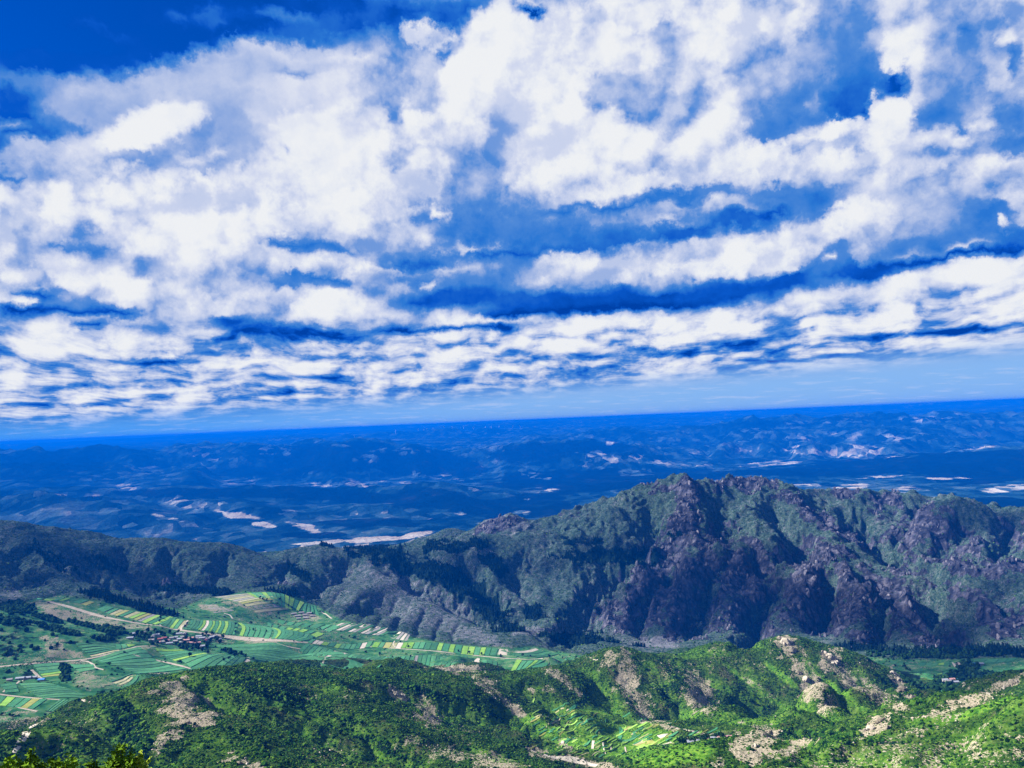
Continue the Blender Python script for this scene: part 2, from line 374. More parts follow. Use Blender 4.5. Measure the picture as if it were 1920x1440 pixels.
def perlin(x, y, seed=0):
    xi = np.floor(x); yi = np.floor(y)
    xf = (x - xi).astype(np.float32); yf = (y - yi).astype(np.float32)
    xi = xi.astype(np.int64) + seed * 71; yi = yi.astype(np.int64) + seed * 37

    def g(i, j, fx, fy):
        h = _perm[(_perm[(xi + i) & 4095] + yi + j) & 4095]
        return _gx[h] * fx + _gy[h] * fy
    u = xf * xf * xf * (xf * (xf * 6 - 15) + 10); v = yf * yf * yf * (yf * (yf * 6 - 15) + 10)
    a = g(0, 0, xf, yf); b = g(1, 0, xf - 1, yf); c = g(0, 1, xf, yf - 1); d = g(1, 1, xf - 1, yf - 1)
    return ((a + (b - a) * u) + ((c + (d - c) * u) - (a + (b - a) * u)) * v) * 1.5


def fbm(x, y, octs=4, gain=.5, seed=0):
    s = 0; a = 1; n = 0
    for o in range(octs):
        s = s + a * perlin(x, y, seed + o); n += a; a *= gain; x = x * 2.03 + 11.3; y = y * 2.03 - 7.7
    return s / n


def ridged(x, y, octs=4, gain=.5, seed=0):
    s = 0; a = 1; n = 0
    for o in range(octs):
        s = s + a * (1 - np.abs(perlin(x, y, seed + o)) * 1.6); n += a; a *= gain; x = x * 2.07 + 5.3; y = y * 2.07 - 3.7
    return s / n


# ------------------------------------------------------------------ relief
def mid(D):
    D = np.asarray(D, float)
    return np.where((D > 2080) & (D < 3800), 2080 + (D - 2080) * .62, D)


BASE = [  # ground that is no ridge: pixel x, pixel y, distance
 (0, 1330, 1350), (60, 1130, 2100), (300, 1240, 1640), (300, 1195, 1800), (450, 1115, 2180), (600, 1160, 2050), (600, 1250, 1650), (150, 1250, 1600), (0, 1210, 1750),
 (900, 1245, 1700), (900, 1190, 1950), (1100, 1225, 1850), (1250, 1230, 1900), (1500, 1240, 1950), (1700, 1236, 1960), (1700, 1290, 1770), (1850, 1240, 1950), (1850, 1300, 1750), (1950, 1240, 1950),
 (750, 1215, 1820), (450, 1210, 1770), (130, 1180, 1870), (-150, 1130, 2050), (-150, 1300, 1450),
 (600, 1015, 5800), (300, 1010, 6500), (0, 1000, 6800), (1000, 950, 7500), (1500, 910, 8500), (1900, 925, 7300), (1300, 885, 10500), (1500, 862, 12500), (1750, 855, 12500), (1950, 850, 12500),
 (300, 897, 13000), (0, 900, 12500), (900, 900, 11000), (1100, 875, 12800), (700, 900, 11500),
 (0, 850, 21000), (600, 826, 21000), (1000, 815, 21000), (1500, 795, 21000), (1920, 785, 21000),
 (0, 842, 33000), (600, 812, 33000), (1000, 790, 33000), (1500, 775, 33000), (1920, 760, 33000),
 (1250, 1400, 1180), (1350, 1420, 1120), (1100, 1390, 1180), (1000, 1335, 1250), (900, 1440, 1000), (1480, 1352, 1330), (1650, 1352, 1350), (1750, 1312, 1560),
 (250, 1385, 1200), (400, 1380, 1220), (560, 1374, 1250), (700, 1366, 1300), (850, 1354, 1380), (1000, 1346, 1450),
 (400, 1440, 650), (650, 1440, 720), (800, 1440, 780), (1200, 1440, 1000), (1500, 1440, 620), (1700, 1440, 520), (1900, 1440, 450), (0, 1440, 700), (150, 1440, 680), (2000, 1440, 430), (-200, 1440, 700),
]
# ridge lines: (points, side slope, rounding width, rib strength, kind)
RG = []


def rg(pts, s=.55, w=40, rib=.35, lam=140, z='mid', rough=1.0):
    p = np.array(pts, float)
    if z == 'mid': p[:, 2] = mid(p[:, 2])
    P = at(p[:, 0], p[:, 1], p[:, 2])
    RG.append((P, s, w, rib, lam, rough))


# near hills
rg([(90, 1395, 1080), (150, 1348, 1050), (230, 1309, 1000), (290, 1275, 980), (345, 1270, 980), (400, 1273, 980), (480, 1269, 1000), (560, 1284, 1020), (640, 1279, 1050), (700, 1268, 1100), (760, 1265, 1120), (830, 1266, 1180), (900, 1271, 1200),
    (960, 1267, 1220), (1040, 1260, 1250), (1110, 1259, 1300), (1165, 1223, 1330), (1230, 1233, 1380), (1300, 1230, 1420), (1380, 1205, 1450), (1430, 1194, 1480), (1480, 1195, 1480), (1550, 1219, 1500), (1620, 1244, 1500), (1660, 1269, 1500), (1700, 1304, 1480), (1745, 1336, 1450)], .42, 30, .2, 90, 0)
rg([(400, 1264, 980), (350, 1312, 900), (335, 1380, 780), (300, 1440, 690)], .34, 40, .25, 70, 0)
rg([(560, 1275, 1020), (600, 1335, 920), (640, 1400, 820), (680, 1440, 760)], .34, 30, .25, 70, 0)
rg([(560, 1375, 850), (700, 1393, 840), (850, 1412, 840), (960, 1440, 820)], .40, 25, .25, 60, 0)
rg([(700, 1259, 1100), (780, 1312, 1030), (850, 1352, 990), (930, 1400, 950), (1000, 1436, 930)], .42, 25, .25, 60, 0)
rg([(900, 1262, 1200), (960, 1312, 1150), (1000, 1345, 1130)], .42, 20, .2, 60, 0)
rg([(1040, 1251, 1250), (1075, 1285, 1220), (1110, 1320, 1200)], .40, 15, .2, 60, 0)
rg([(1165, 1219, 1330), (1190, 1272, 1290), (1215, 1322, 1240), (1245, 1358, 1210)], .50, 12, .2, 50, 0)
rg([(1230, 1229, 1380), (1310, 1282, 1330), (1345, 1330, 1280)], .50, 12, .2, 50, 0)
rg([(1380, 1201, 1450), (1400, 1260, 1400), (1430, 1310, 1350), (1440, 1345, 1330)], .48, 14, .2, 50, 0)
rg([(1430, 1190, 1480), (1500, 1238, 1430), (1535, 1285, 1390), (1565, 1335, 1360)], .50, 12, .25, 50, 0)
rg([(1550, 1215, 1500), (1600, 1265, 1450), (1650, 1310, 1400), (1690, 1336, 1390)], .50, 12, .25, 50, 0)
rg([(1340, 1462, 830), (1400, 1400, 880), (1445, 1368, 900), (1500, 1385, 880), (1580, 1388, 850), (1700, 1385, 820), (1800, 1370, 800), (1860, 1345, 780), (1920, 1308, 760), (1990, 1270, 740)], .40, 20, .25, 60, 0)
rg([(1470, 1398, 850), (1530, 1410, 780), (1500, 1440, 700)], .35, 20, .2, 60, 0)
rg([(1600, 1385, 1000), (1640, 1346, 1020), (1720, 1338, 1000), (1800, 1350, 980), (1850, 1350, 960)], .45, 12, .3, 50, 0)
rg([(1740, 1345, 1280), (1770, 1332, 1250), (1810, 1311, 1230), (1870, 1294, 1200), (1905, 1277, 1180), (1960, 1255, 1150), (2050, 1230, 1100)], .45, 10, .3, 50, 0)
rg([(-120, 1150, 1900), (0, 1168, 1810), (60, 1180, 1780), (130, 1212, 1700), (160, 1235, 1650)], .30, 40, .2, 90, 0)
# left mid hills
rg([(-200, 985, 3300), (-80, 968, 3300), (0, 975, 3250), (20, 979, 3200), (60, 990, 3150), (120, 1008, 3100), (200, 1012, 3100), (270, 1009, 3100), (330, 1016, 3050), (400, 1017, 3050), (480, 1041, 2950), (515, 1052, 2900)], .5, 50, .3, 170)
rg([(20, 979, 3200), (90, 1040, 2850), (200, 1092, 2550), (330, 1125, 2350)], .36, 50, .3, 130)
rg([(-100, 1020, 2900), (0, 1060, 2650), (60, 1100, 2450), (120, 1125, 2300)], .36, 60, .3, 130)
rg([(120, 1008, 3100), (190, 1040, 2950), (250, 1072, 2750)], .42, 30, .3, 120)
rg([(270, 1009, 3100), (262, 1045, 2900), (310, 1082, 2700), (345, 1105, 2500)], .42, 30, .3, 120)
rg([(350, 1016, 3050), (375, 1052, 2850), (430, 1092, 2600), (440, 1105, 2500)], .42, 30, .3, 120)
rg([(480, 1041, 2950), (455, 1070, 2800), (400, 1108, 2500)], .42, 30, .3, 120)
# middle hills
rg([(480, 1046, 3000), (540, 1030, 3000), (600, 1022, 3000), (680, 1030, 2950), (760, 1025, 2950), (830, 1010, 2950), (880, 1001, 2950), (960, 1003, 3000), (1010, 1000, 3000), (1070, 1003, 3000)], .5, 35, .3, 150)
rg([(600, 1022, 3000), (560, 1060, 2800), (510, 1095, 2600)], .45, 25, .35, 100)
rg([(680, 1030, 2950), (700, 1071, 2700), (780, 1105, 2550), (830, 1135, 2450), (880, 1165, 2300), (930, 1192, 2150), (965, 1208, 2080)], .52, 14, .3, 70)
rg([(700, 1071, 2700), (650, 1098, 2550), (605, 1140, 2350)], .50, 20, .3, 70)
rg([(780, 1105, 2550), (735, 1145, 2350), (710, 1180, 2180)], .48, 16, .3, 60)
rg([(760, 1025, 2950), (800, 1062, 2800), (860, 1100, 2650), (900, 1130, 2500)], .5, 20, .3, 90)
rg([(880, 1001, 2950), (930, 1052, 2800), (962, 1105, 2600), (1000, 1150, 2350)], .5, 20, .35, 90)
rg([(660, 1040, 3700), (740, 1022, 3650), (800, 1006, 3600), (850, 990, 3550), (885, 996, 3500), (920, 973, 3400), (955, 962, 3350), (1000, 976, 3350), (1060, 958, 3400), (1120, 944, 3450)], .55, 16, .4, 100)
# rocky massif
rg([(1000, 984, 3300), (1060, 955, 3400), (1110, 945, 3400), (1160, 928, 3400), (1200, 908, 3400), (1240, 899, 3400), (1270, 891, 3400), (1300, 899, 3420), (1345, 906, 3450), (1390, 893, 3550), (1430, 893, 3550), (1460, 905, 3550),
    (1500, 920, 3550), (1560, 922, 3600), (1620, 918, 3650), (1680, 922, 3700), (1740, 932, 3700), (1800, 934, 3600), (1860, 942, 3550), (1920, 955, 3500), (2000, 965, 3400), (2150, 985, 3300)], .6, 18, .4, 130)
rg([(1270, 893, 3400), (1282, 940, 3200), (1300, 988, 3000), (1310, 1012, 2900), (1330, 1030, 2820)], .62, 12, .45, 90)
rg([(1310, 1006, 2880), (1250, 1060, 2650), (1190, 1102, 2450), (1160, 1150, 2300), (1130, 1190, 2180)], .66, 14, .5, 70)
rg([(1300, 1004, 2880), (1370, 1002, 2880), (1400, 1060, 2700), (1450, 1122, 2450), (1490, 1165, 2250)], .66, 12, .5, 70)
rg([(1260, 1060, 2650), (1275, 1120, 2400), (1235, 1190, 2150), (1240, 1215, 2090)], .62, 12, .45, 60)
rg([(1370, 1060, 2700), (1350, 1120, 2400), (1330, 1180, 2180)], .6, 14, .45, 60)
rg([(1430, 895, 3550), (1500, 950, 3300), (1570, 1000, 3050), (1620, 1038, 2880), (1690, 1078, 2720), (1780, 1108, 2600), (1900, 1118, 2600), (2000, 1130, 2600)], .58, 14, .4, 90)
rg([(1545, 1012, 2860), (1560, 1050, 2700), (1620, 1090, 2500), (1680, 1148, 2300), (1740, 1190, 2150), (1800, 1216, 2090)], .64, 12, .5, 70)
rg([(1548, 1030, 2780), (1500, 1090, 2500), (1475, 1140, 2300), (1450, 1190, 2150)], .62, 12, .5, 60)
rg([(1620, 1090, 2500), (1612, 1150, 2250), (1600, 1205, 2080)], .62, 12, .45, 60)
rg([(1200, 908, 3400), (1150, 950, 3200), (1085, 990, 3050), (1030, 1040, 2850), (1000, 1085, 2650)], .5, 24, .35, 110)
rg([(1150, 950, 3200), (1180, 1000, 3000), (1150, 1045, 2800), (1090, 1085, 2650), (1040, 1130, 2450), (1010, 1165, 2300)], .5, 22, .35, 90)
rg([(1390, 893, 3550), (1375, 940, 3350), (1400, 985, 3120)], .58, 14, .4, 90)
rg([(1500, 920, 3550), (1540, 960, 3400), (1600, 990, 3250)], .5, 16, .4, 90)
rg([(1620, 918, 3650), (1640, 960, 3480), (1650, 985, 3350)], .5, 16, .35, 90)
rg([(1700, 924, 3700), (1690, 960, 3500), (1670, 985, 3380)], .5, 16, .35, 90)
rg([(1790, 931, 3420), (1745, 958, 3320), (1700, 1000, 3150), (1655, 1028, 3020)], .62, 12, .45, 80)
rg([(1790, 931, 3420), (1830, 975, 3250), (1850, 1020, 3050), (1790, 1050, 2950)], .5, 16, .35, 90)
rg([(1860, 942, 3550), (1920, 1000, 3250), (1960, 1040, 3100)], .5, 20, .3, 90)
rg([(2000, 1045, 2950), (1920, 1052, 2900), (1850, 1062, 2850), (1790, 1080, 2780)], .5, 16, .35, 80)
rg([(2050, 1110, 2500), (1950, 1135, 2450), (1880, 1160, 2350), (1840, 1190, 2200)], .5, 14, .4, 70)
# far ridges
F = 0
rg([(-200, 925, 7900), (0, 930, 7800), (60, 922, 7800), (110, 926, 7700), (200, 938, 7500), (260, 960, 7200), (300, 975, 6900)], .30, 100, .5, 420, F, 3)
rg([(60, 922, 7800), (120, 955, 7200), (180, 980, 6900)], .26, 60, .5, 300, F, 3)
rg([(-250, 920, 9600), (0, 916, 9400), (110, 914, 9300), (193, 915, 9300), (240, 922, 9200), (283, 915, 9200), (333, 912, 9200), (367, 912, 9200), (400, 917, 9200), (467, 909, 9200), (517, 913, 9000), (600, 915, 9000), (640, 913, 9000), (723, 913, 8800), (760, 907, 8700), (793, 904, 8600), (840, 907, 8500), (880, 917, 8400), (930, 926, 8200)], .26, 120, .45, 500, F, 3)
rg([(793, 904, 8600), (830, 930, 7900), (860, 945, 7500)], .22, 100, .5, 400, F, 3)
rg([(340, 938, 8300), (400, 936, 8000), (470, 950, 7500)], .2, 100, .5, 300, F, 3)
rg([(650, 945, 7600), (740, 955, 7300), (800, 975, 6800)], .16, 100, .5, 300, F, 3)
rg([(-300, 850, 14500), (0, 845, 14500), (20, 843, 14500), (60, 847, 14500), (120, 848, 14500), (155, 837, 14500), (190, 835, 14500), (215, 840, 14500), (260, 846, 14500), (300, 846, 14500), (340, 840, 14500), (365, 831, 14500), (425, 829, 14500), (450, 832, 14500), (520, 835, 14800), (560, 830, 15000), (600, 824, 15000)], .24, 150, .5, 900, F, 5)
rg([(0, 872, 12500), (80, 870, 12300), (150, 880, 12000), (220, 893, 11500)], .16, 150, .5, 700, F, 5)
rg([(600, 835, 14000), (640, 833, 14000), (690, 821, 14000), (720, 828, 14000), (780, 838, 13800), (830, 846, 13600), (900, 842, 13600), (960, 832, 13600), (1000, 826, 13600), (1060, 827, 13600), (1095, 824, 13600), (1140, 829, 13500), (1200, 836, 13500), (1260, 850, 13200), (1320, 862, 13000)], .25, 150, .5, 900, F, 5)
rg([(1040, 862, 11800), (1100, 852, 11800), (1160, 850, 11800), (1200, 858, 11700), (1260, 866, 11600)], .2, 120, .5, 500, F, 5)
rg([(500, 822, 22000), (640, 817, 22000), (750, 809, 22000), (820, 806, 22000), (900, 806, 22000), (1000, 804, 22000), (1080, 803, 22000), (1180, 800, 21000), (1240, 800, 21000), (1300, 798, 20000), (1340, 797, 19500)], .2, 300, .5, 1300, F, 7)
rg([(1000, 815, 17500), (1080, 812, 17500), (1150, 806, 17500), (1200, 808, 17500), (1290, 805, 17500)], .2, 300, .5, 1300, F, 7)
rg([(1310, 802, 17000), (1380, 789, 17000), (1410, 781, 17000), (1470, 780, 17000), (1500, 783, 17000), (1535, 784, 17000), (1570, 780, 17000), (1640, 779, 17000), (1660, 777, 17000), (1720, 779, 17000), (1760, 774, 17000), (1800, 773, 17000), (1830, 776, 17000), (1880, 778, 17000), (1960, 775, 17000), (2200, 770, 17000)], .26, 200, .6, 900, F, 7)
rg([(1500, 808, 15000), (1600, 806, 15000), (1680, 800, 15000), (1760, 805, 15000)], .2, 100, .6, 500, F, 5)
rg([(1640, 862, 11000), (1750, 850, 11000), (1920, 835, 11000), (2100, 830, 11000)], .16, 150, .4, 700, F, 5)
rg([(-300, 838.0, 40000), (0, 832.5, 40000), (60, 831.1, 40000), (130, 828.5, 40000), (200, 824.1, 40000), (300, 818.6, 40000), (370, 814.6, 40000), (450, 811.4, 40000), (560, 805.6, 40000), (620, 802.4, 40000), (700, 798.7, 40000), (760, 796.8, 40000), (800, 793.6, 40000), (850, 791.0, 40000), (905, 784.0, 40000), (935, 787.6, 40000), (960, 782.0, 40000), (985, 784.0, 40000),
    (1020, 780.0, 40000), (1050, 782.0, 40000), (1110, 776.0, 40000), (1160, 777.7, 40000), (1270, 774.7, 40000), (1330, 773.2, 40000), (1380, 770.2, 40000), (1430, 767.7, 40000), (1520, 764.2, 40000), (1560, 763.7, 40000), (1600, 760.5, 40000), (1640, 760.9, 40000), (1690, 757.9, 40000), (1730, 755.1, 40000), (1760, 755.7, 40000), (1840, 750.7, 40000), (1920, 747.9, 40000), (2200, 736.7, 40000)], .22, 350, .3, 2500, F, 8)

_b = np.array(BASE, float)
_bp = at(_b[:, 0], _b[:, 1], _b[:, 2])
_bu = np.arctan2(_bp[:, 0], _bp[:, 1]); _bl = np.log(_b[:, 2])


def base_height(az, D):
    u = az.ravel(); l = np.log(D).ravel()
    num = np.zeros(u.shape); den = np.zeros(u.shape)
    for i in range(len(_b)):
        r2 = ((u - _bu[i]) / .16) ** 2 + ((l - _bl[i]) / .13) ** 2 + .03
        w = 1 / (r2 * r2)
        num += w * (_bp[i, 2]); den += w
    return (num / den).reshape(az.shape)


def seg_eval(P, s, w, rib, lam, X, Y, out, seed):
    acc = 0.0
    for i in range(len(P) - 1):
        a = P[i]; b = P[i + 1]
        dx = b[0] - a[0]; dy = b[1] - a[1]; L = math.hypot(dx, dy)
        t = ((X - a[0]) * dx + (Y - a[1]) * dy) / (L * L)
        tc = np.clip(t, 0, 1)
        d = np.hypot(X - a[0] - tc * dx, Y - a[1] - tc * dy)
        sd = ((X - a[0]) * dy - (Y - a[1]) * dx) / L
        q = (acc + t * L) / lam
        rb = perlin(q, sd / (lam * 2.6), seed) * 1.0
        z = a[2] + (b[2] - a[2]) * tc - s * (1 + rib * rb) * (np.sqrt(d * d + w * w) - w)
        np.maximum(out, z, out=out)
        acc += L
    return out


def relief(az, D):
    X = np.sin(az) * D; Y = np.cos(az) * D
    hb = base_height(az, D)
    near = smooth(620, 380, D)
    # the mountain we stand on falls away steeply
    hb = hb * (1 - near) + (-2.2 - .475 * D) * near
    lam = np.clip(D * .06, 30, 900)
    wx = fbm(X / 160, Y / 160, 3, seed=3) * 26 * smooth(500, 2200, D) + fbm(X / 1400, Y / 1400, 3, seed=5) * 160 * smooth(5000, 9000, D)
    wy = fbm(X / 160 + 50, Y / 160, 3, seed=4) * 26 * smooth(500, 2200, D) + fbm(X / 1400 + 50, Y / 1400, 3, seed=6) * 160 * smooth(5000, 9000, D)
    Xw = X + wx; Yw = Y + wy
    top = np.full(az.shape, -5000.0)
    for k, (P, s, w, rib, lm, rough) in enumerate(RG):
        pd = np.hypot(P[:, 0], P[:, 1])
        reach = 560 / s if pd.min() < 5000 else 1100 / s
        r0 = max(pd.min() - reach, 380); r1 = pd.max() + reach
        i0, i1 = np.searchsorted(D[:, 0], r0), np.searchsorted(D[:, 0], r1)
        if i1 <= i0: continue
        pa = np.arctan2(P[:, 0], P[:, 1]); m = reach / pd.min()
        j0, j1 = np.searchsorted(az[0], pa.min() - m), np.searchsorted(az[0], pa.max() + m)
        if j1 <= j0: continue
        sl = (slice(i0, i1), slice(j0, j1))
        o = np.full(Xw[sl].shape, -5000.0)
        seg_eval(P, s, w, rib, lm, Xw[sl], Yw[sl], o, k + 11)
        # soft union so that spurs grow out of each other
        kk = 12.0 if pd.min() < 5000 else 40.0
        cur = top[sl]
        h = np.clip(.5 + .5 * (o - cur) / kk, 0, 1)
        top[sl] = cur + (o - cur) * h + kk * h * (1 - h) * np.where(cur < -4000, 0, 1)
    kk = np.where(D < 5000, 14.0, 45.0)
    h = np.clip(.5 + .5 * (top - hb) / kk, 0, 1)
    H = hb + (top - hb) * h + kk * h * (1 - h) * .6
    H = np.where(top < -4000, hb, H)
    rise = np.clip(H - hb, 0, None)
    r = smooth(4, 60, rise) * (D < 5000) + smooth(10, 160, rise) * (D >= 5000)
    n = ridged(X / 190, Y / 190, 5, .5, 20) - .62
    n2 = ridged(X / 62, Y / 62, 4, .55, 30) - .62
    midm = smooth(1900, 2150, D) * (D < 5000)
    rightm = smooth(-.06, .10, az)
    H = H + r * midm * (n * (14 + 34 * rightm) + n2 * (5 + 9 * rightm))
    n3 = 1 - np.abs(perlin(X / 34 + wx / 20, Y / 34 + wy / 20, 33)) * 2.2
    H = H + smooth(15, 90, rise) * midm * rightm * np.clip(n3, 0, 1) * smooth(-.1, .35, fbm(X / 120, Y / 120, 3, .5, 34)) * 15
    nearm = smooth(420, 700, D) * (D < 1900)
    H = H + nearm * smooth(0, 40, rise + 25 * smooth(1300, 1050, D)) * (fbm(X / 110, Y / 110, 4, .5, 40) * 7 + (ridged(X / 45, Y / 45, 4, .5, 41) - .6) * 5)
    farm = (D >= 5000)
    H = H + farm * r * (1 - .85 * smooth(26000, 32000, D)) * ((ridged(X / 1500, Y / 1500, 5, .52, 50) - .6) * (150 * smooth(6000, 16000, D) + 110) + fbm(X / 500, Y / 500, 4, .5, 51) * 45)
    H = H + farm * (1 - r) * (fbm(X / 900, Y / 900, 5, .55, 52) * 45) * smooth(5000, 8000, D)
    H = H + (1 - near) * smooth(400, 600, D) * (D < 5000) * (fbm(X / 300, Y / 300, 3, .5, 60) * 2.0)
    H = np.where(D > 41500, H - (D - 41500) * .05, H)
    return X, Y, H, rise


AZF = R(40.0)
NA = 960
az_f = np.linspace(-AZF, AZF, NA)
az_b = np.linspace(AZF, 2 * np.pi - AZF, 60)[1:-1]
segs = [(40, 420, 26), (420, 620, 36), (620, 1000, 120), (1000, 1560, 150), (1560, 2100, 120), (2100, 3100, 330), (3100, 5000, 24), (5000, 9800, 100), (9800, 24000, 110), (24000, 45000, 34)]
dd = np.concatenate([np.exp(np.linspace(math.log(a), math.log(b), n, endpoint=False)) for a, b, n in segs] + [[45000.0]])
ND = len(dd)
AZG, DG = np.meshgrid(az_f, dd)
GX, GY, GZ, GR = relief(AZG, DG)
ldd = np.log(dd)


def ground(x, y, F=None):
    """height of the ground (or another grid field) at world x, y"""
    F = GZ if F is None else F
    x = np.asarray(x, float); y = np.asarray(y, float)
    a = np.arctan2(x, y); l = np.log(np.hypot(x, y))
    ia = np.clip((a + AZF) / (2 * AZF) * (NA - 1), 0, NA - 1.001)
    il = np.interp(l, ldd, np.arange(ND)); il = np.clip(il, 0, ND - 1.001)
    i = ia.astype(int); j = il.astype(int); fa = ia - i; fl = il - j
    return (F[j, i] * (1 - fa) + F[j, i + 1] * fa) * (1 - fl) + (F[j + 1, i] * (1 - fa) + F[j + 1, i + 1] * fa) * fl


def hit(px, py, d0=400.0, d1=9000.0):
    """where the sight line through a pixel meets the ground"""
    px = np.atleast_1d(np.asarray(px, float)); py = np.atleast_1d(np.asarray(py, float))
    d = ray(px, py); h = np.hypot(d[:, 0], d[:, 1]); ux = d[:, 0] / h; uy = d[:, 1] / h; s = d[:, 2] / h
    n = 1400
    Ds = np.exp(np.linspace(math.log(d0), math.log(d1), n))
    gz = ground(ux[:, None] * Ds, uy[:, None] * Ds)
    under = (s[:, None] * Ds) < gz
    k = np.argmax(under, axis=1); k = np.where(under.any(axis=1), np.maximum(k, 1), n - 1)
    ii = np.arange(len(px))
    e0 = s * Ds[k - 1] - gz[ii, k - 1]; e1 = s * Ds[k] - gz[ii, k]
    f = np.clip(e0 / np.where(np.abs(e0 - e1) < 1e-6, 1e-6, e0 - e1), 0, 1)
    D = Ds[k - 1] * (1 - f) + Ds[k] * f
    x = ux * D; y = uy * D
    return np.stack([x, y, ground(x, y)], 1)


# the ridges keep their drawn height after all the roughening
def settle(pts, rad, lim):
    global GZ
    num = np.zeros(GX.shape, np.float32); den = np.full(GX.shape, .35, np.float32)
    err = ground(pts[:, 0], pts[:, 1]) - pts[:, 2]
    for p, e in zip(pts, err):
        D_ = math.hypot(p[0], p[1]); r = rad * D_; e = float(np.clip(e, -lim * D_, lim * D_))
        i0, i1 = np.searchsorted(dd, D_ - 2.2 * r), np.searchsorted(dd, D_ + 2.2 * r)
        a = math.atan2(p[0], p[1]); j0, j1 = np.searchsorted(az_f, a - 2.2 * rad), np.searchsorted(az_f, a + 2.2 * rad)
        w = np.exp(-((GX[i0:i1, j0:j1] - p[0]) ** 2 + (GY[i0:i1, j0:j1] - p[1]) ** 2) / (r * r))
        num[i0:i1, j0:j1] += w * e; den[i0:i1, j0:j1] += w
    GZ = GZ - num / den


_pts = []
for (P, s_, w_, rib_, lm_, rough_) in RG:
    for a_, b_ in zip(P[:-1], P[1:]):
        n_ = max(1, int(math.hypot(*(b_ - a_)[:2]) / (.03 * math.hypot(a_[0], a_[1]))))
        for k_ in range(n_): _pts.append(a_ + (b_ - a_) * k_ / n_)
    _pts.append(P[-1])
_pts = np.array(_pts)
_pts = _pts[(np.abs(np.arctan2(_pts[:, 0], _pts[:, 1])) < AZF * .98) & (np.hypot(_pts[:, 0], _pts[:, 1]) > 450)]
settle(_pts, .022, .03)
settle(_pts, .018, .02)
_bb = _bp[(_b[:, 2] > 1300) & (_b[:, 2] < 2300) & (_b[:, 0] > -10) & (_b[:, 0] < 1930)]
settle(_bb, .03, .03)

# gullies (negative) and ribs (positive) laid along the slopes: (pixel line, height change, half width)
CARVE = [
 ([(313, 1266), (433, 1313), (540, 1358), (640, 1400), (767, 1437)], -16, 26),
 ([(640, 1285), (700, 1290), (770, 1300), (860, 1325), (960, 1353), (1073, 1386)], -15, 24),
 ([(640, 1340), (700, 1385), (767, 1430)], -10, 20),
 ([(960, 1275), (1020, 1320), (1080, 1375)], -9, 18), ([(1110, 1265), (1140, 1310), (1180, 1350)], -10, 18),
 ([(1215, 1250), (1262, 1300), (1290, 1340)], -12, 16), ([(1280, 1250), (1380, 1300), (1460, 1340)], -10, 15), ([(1403, 1263), (1497, 1313), (1560, 1345)], -12, 14),
 ([(1513, 1243), (1580, 1297), (1640, 1327)], -12, 14), ([(1610, 1262), (1660, 1300)], -7, 12),
 ([(205, 1320), (240, 1370), (270, 1420)], -14, 24), ([(100, 1375), (120, 1410), (130, 1440)], -10, 24),
 ([(1560, 1400), (1660, 1420), (1760, 1440)], -9, 22), ([(1460, 1385), (1530, 1400), (1590, 1440)], -7, 16), ([(1900, 1330), (1800, 1385), (1700, 1425)], -6, 16),
 # mid hills
 ([(120, 1020), (170, 1060), (220, 1095), (300, 1118)], -34, 45), ([(225, 1022), (240, 1060), (290, 1100)], -26, 34), ([(300, 1022), (330, 1060), (380, 1100)], -24, 30), ([(420, 1030), (420, 1060), (370, 1100)], -20, 28),
 ([(40, 1010), (20, 1060), (60, 1090)], -20, 40), ([(545, 1040), (530, 1070), (480, 1100)], -18, 26), ([(640, 1040), (640, 1075), (560, 1110)], -24, 30),
 ([(730, 1040), (780, 1085), (860, 1130), (940, 1180)], -34, 34), ([(850, 1020), (880, 1075), (930, 1120), (960, 1160)], -26, 30), ([(1000, 1015), (960, 1060), (980, 1110)], -22, 30),
 ([(690, 1110), (668, 1138), (640, 1162)], -3, 7), ([(725, 1108), (695, 1145), (672, 1172)], -3.5, 8), ([(750, 1112), (730, 1150), (705, 1182)], -3, 7), ([(775, 1118), (750, 1160), (738, 1190)], -4, 8), ([(805, 1135), (785, 1168), (778, 1195)], -3, 7), ([(835, 1150), (818, 1180), (812, 1200)], -3.5, 7), ([(865, 1165), (850, 1185), (848, 1203)], -3, 6), ([(655, 1100), (625, 1130), (605, 1150)], -3, 7),
 # massif
 ([(1240, 930), (1220, 980), (1180, 1030), (1120, 1090), (1080, 1150), (1060, 1200)], -36, 40), ([(1330, 920), (1340, 960), (1380, 1010)], -26, 30), ([(1345, 1020), (1330, 1080), (1310, 1130), (1290, 1190)], -34, 30),
 ([(1300, 1030), (1230, 1090), (1200, 1140), (1190, 1190)], -22, 22), ([(1440, 920), (1460, 970), (1500, 1020), (1520, 1050)], -24, 30), ([(1400, 1030), (1440, 1060), (1500, 1050)], -18, 24), ([(1470, 1060), (1440, 1110), (1410, 1150), (1400, 1200)], -34, 28),
 ([(1560, 1060), (1550, 1120), (1530, 1180)], -30, 24), ([(1600, 1060), (1660, 1110), (1720, 1160), (1790, 1210)], -30, 26), ([(1620, 940), (1600, 970), (1640, 1010), (1700, 1050), (1800, 1090)], -34, 36), ([(1720, 940), (1700, 975), (1670, 1010)], -20, 26),
 ([(1820, 950), (1800, 1000), (1740, 1035)], -22, 30), ([(1890, 965), (1890, 1010), (1860, 1045)], -20, 28), ([(1700, 1090), (1780, 1140), (1860, 1160)], -22, 26), ([(1910, 1080), (1850, 1110), (1900, 1140)], -18, 26), ([(1660, 1100), (1650, 1160), (1640, 1210)], -18, 18), ([(1730, 1120), (1760, 1160), (1830, 1205)], -18, 20),
]
_p1 = np.array([q for pts, _, _ in CARVE for q in pts], float)
_h1 = hit(_p1[:, 0], _p1[:, 1])
_k = 0
GULLY = np.zeros(GX.shape, np.float32)
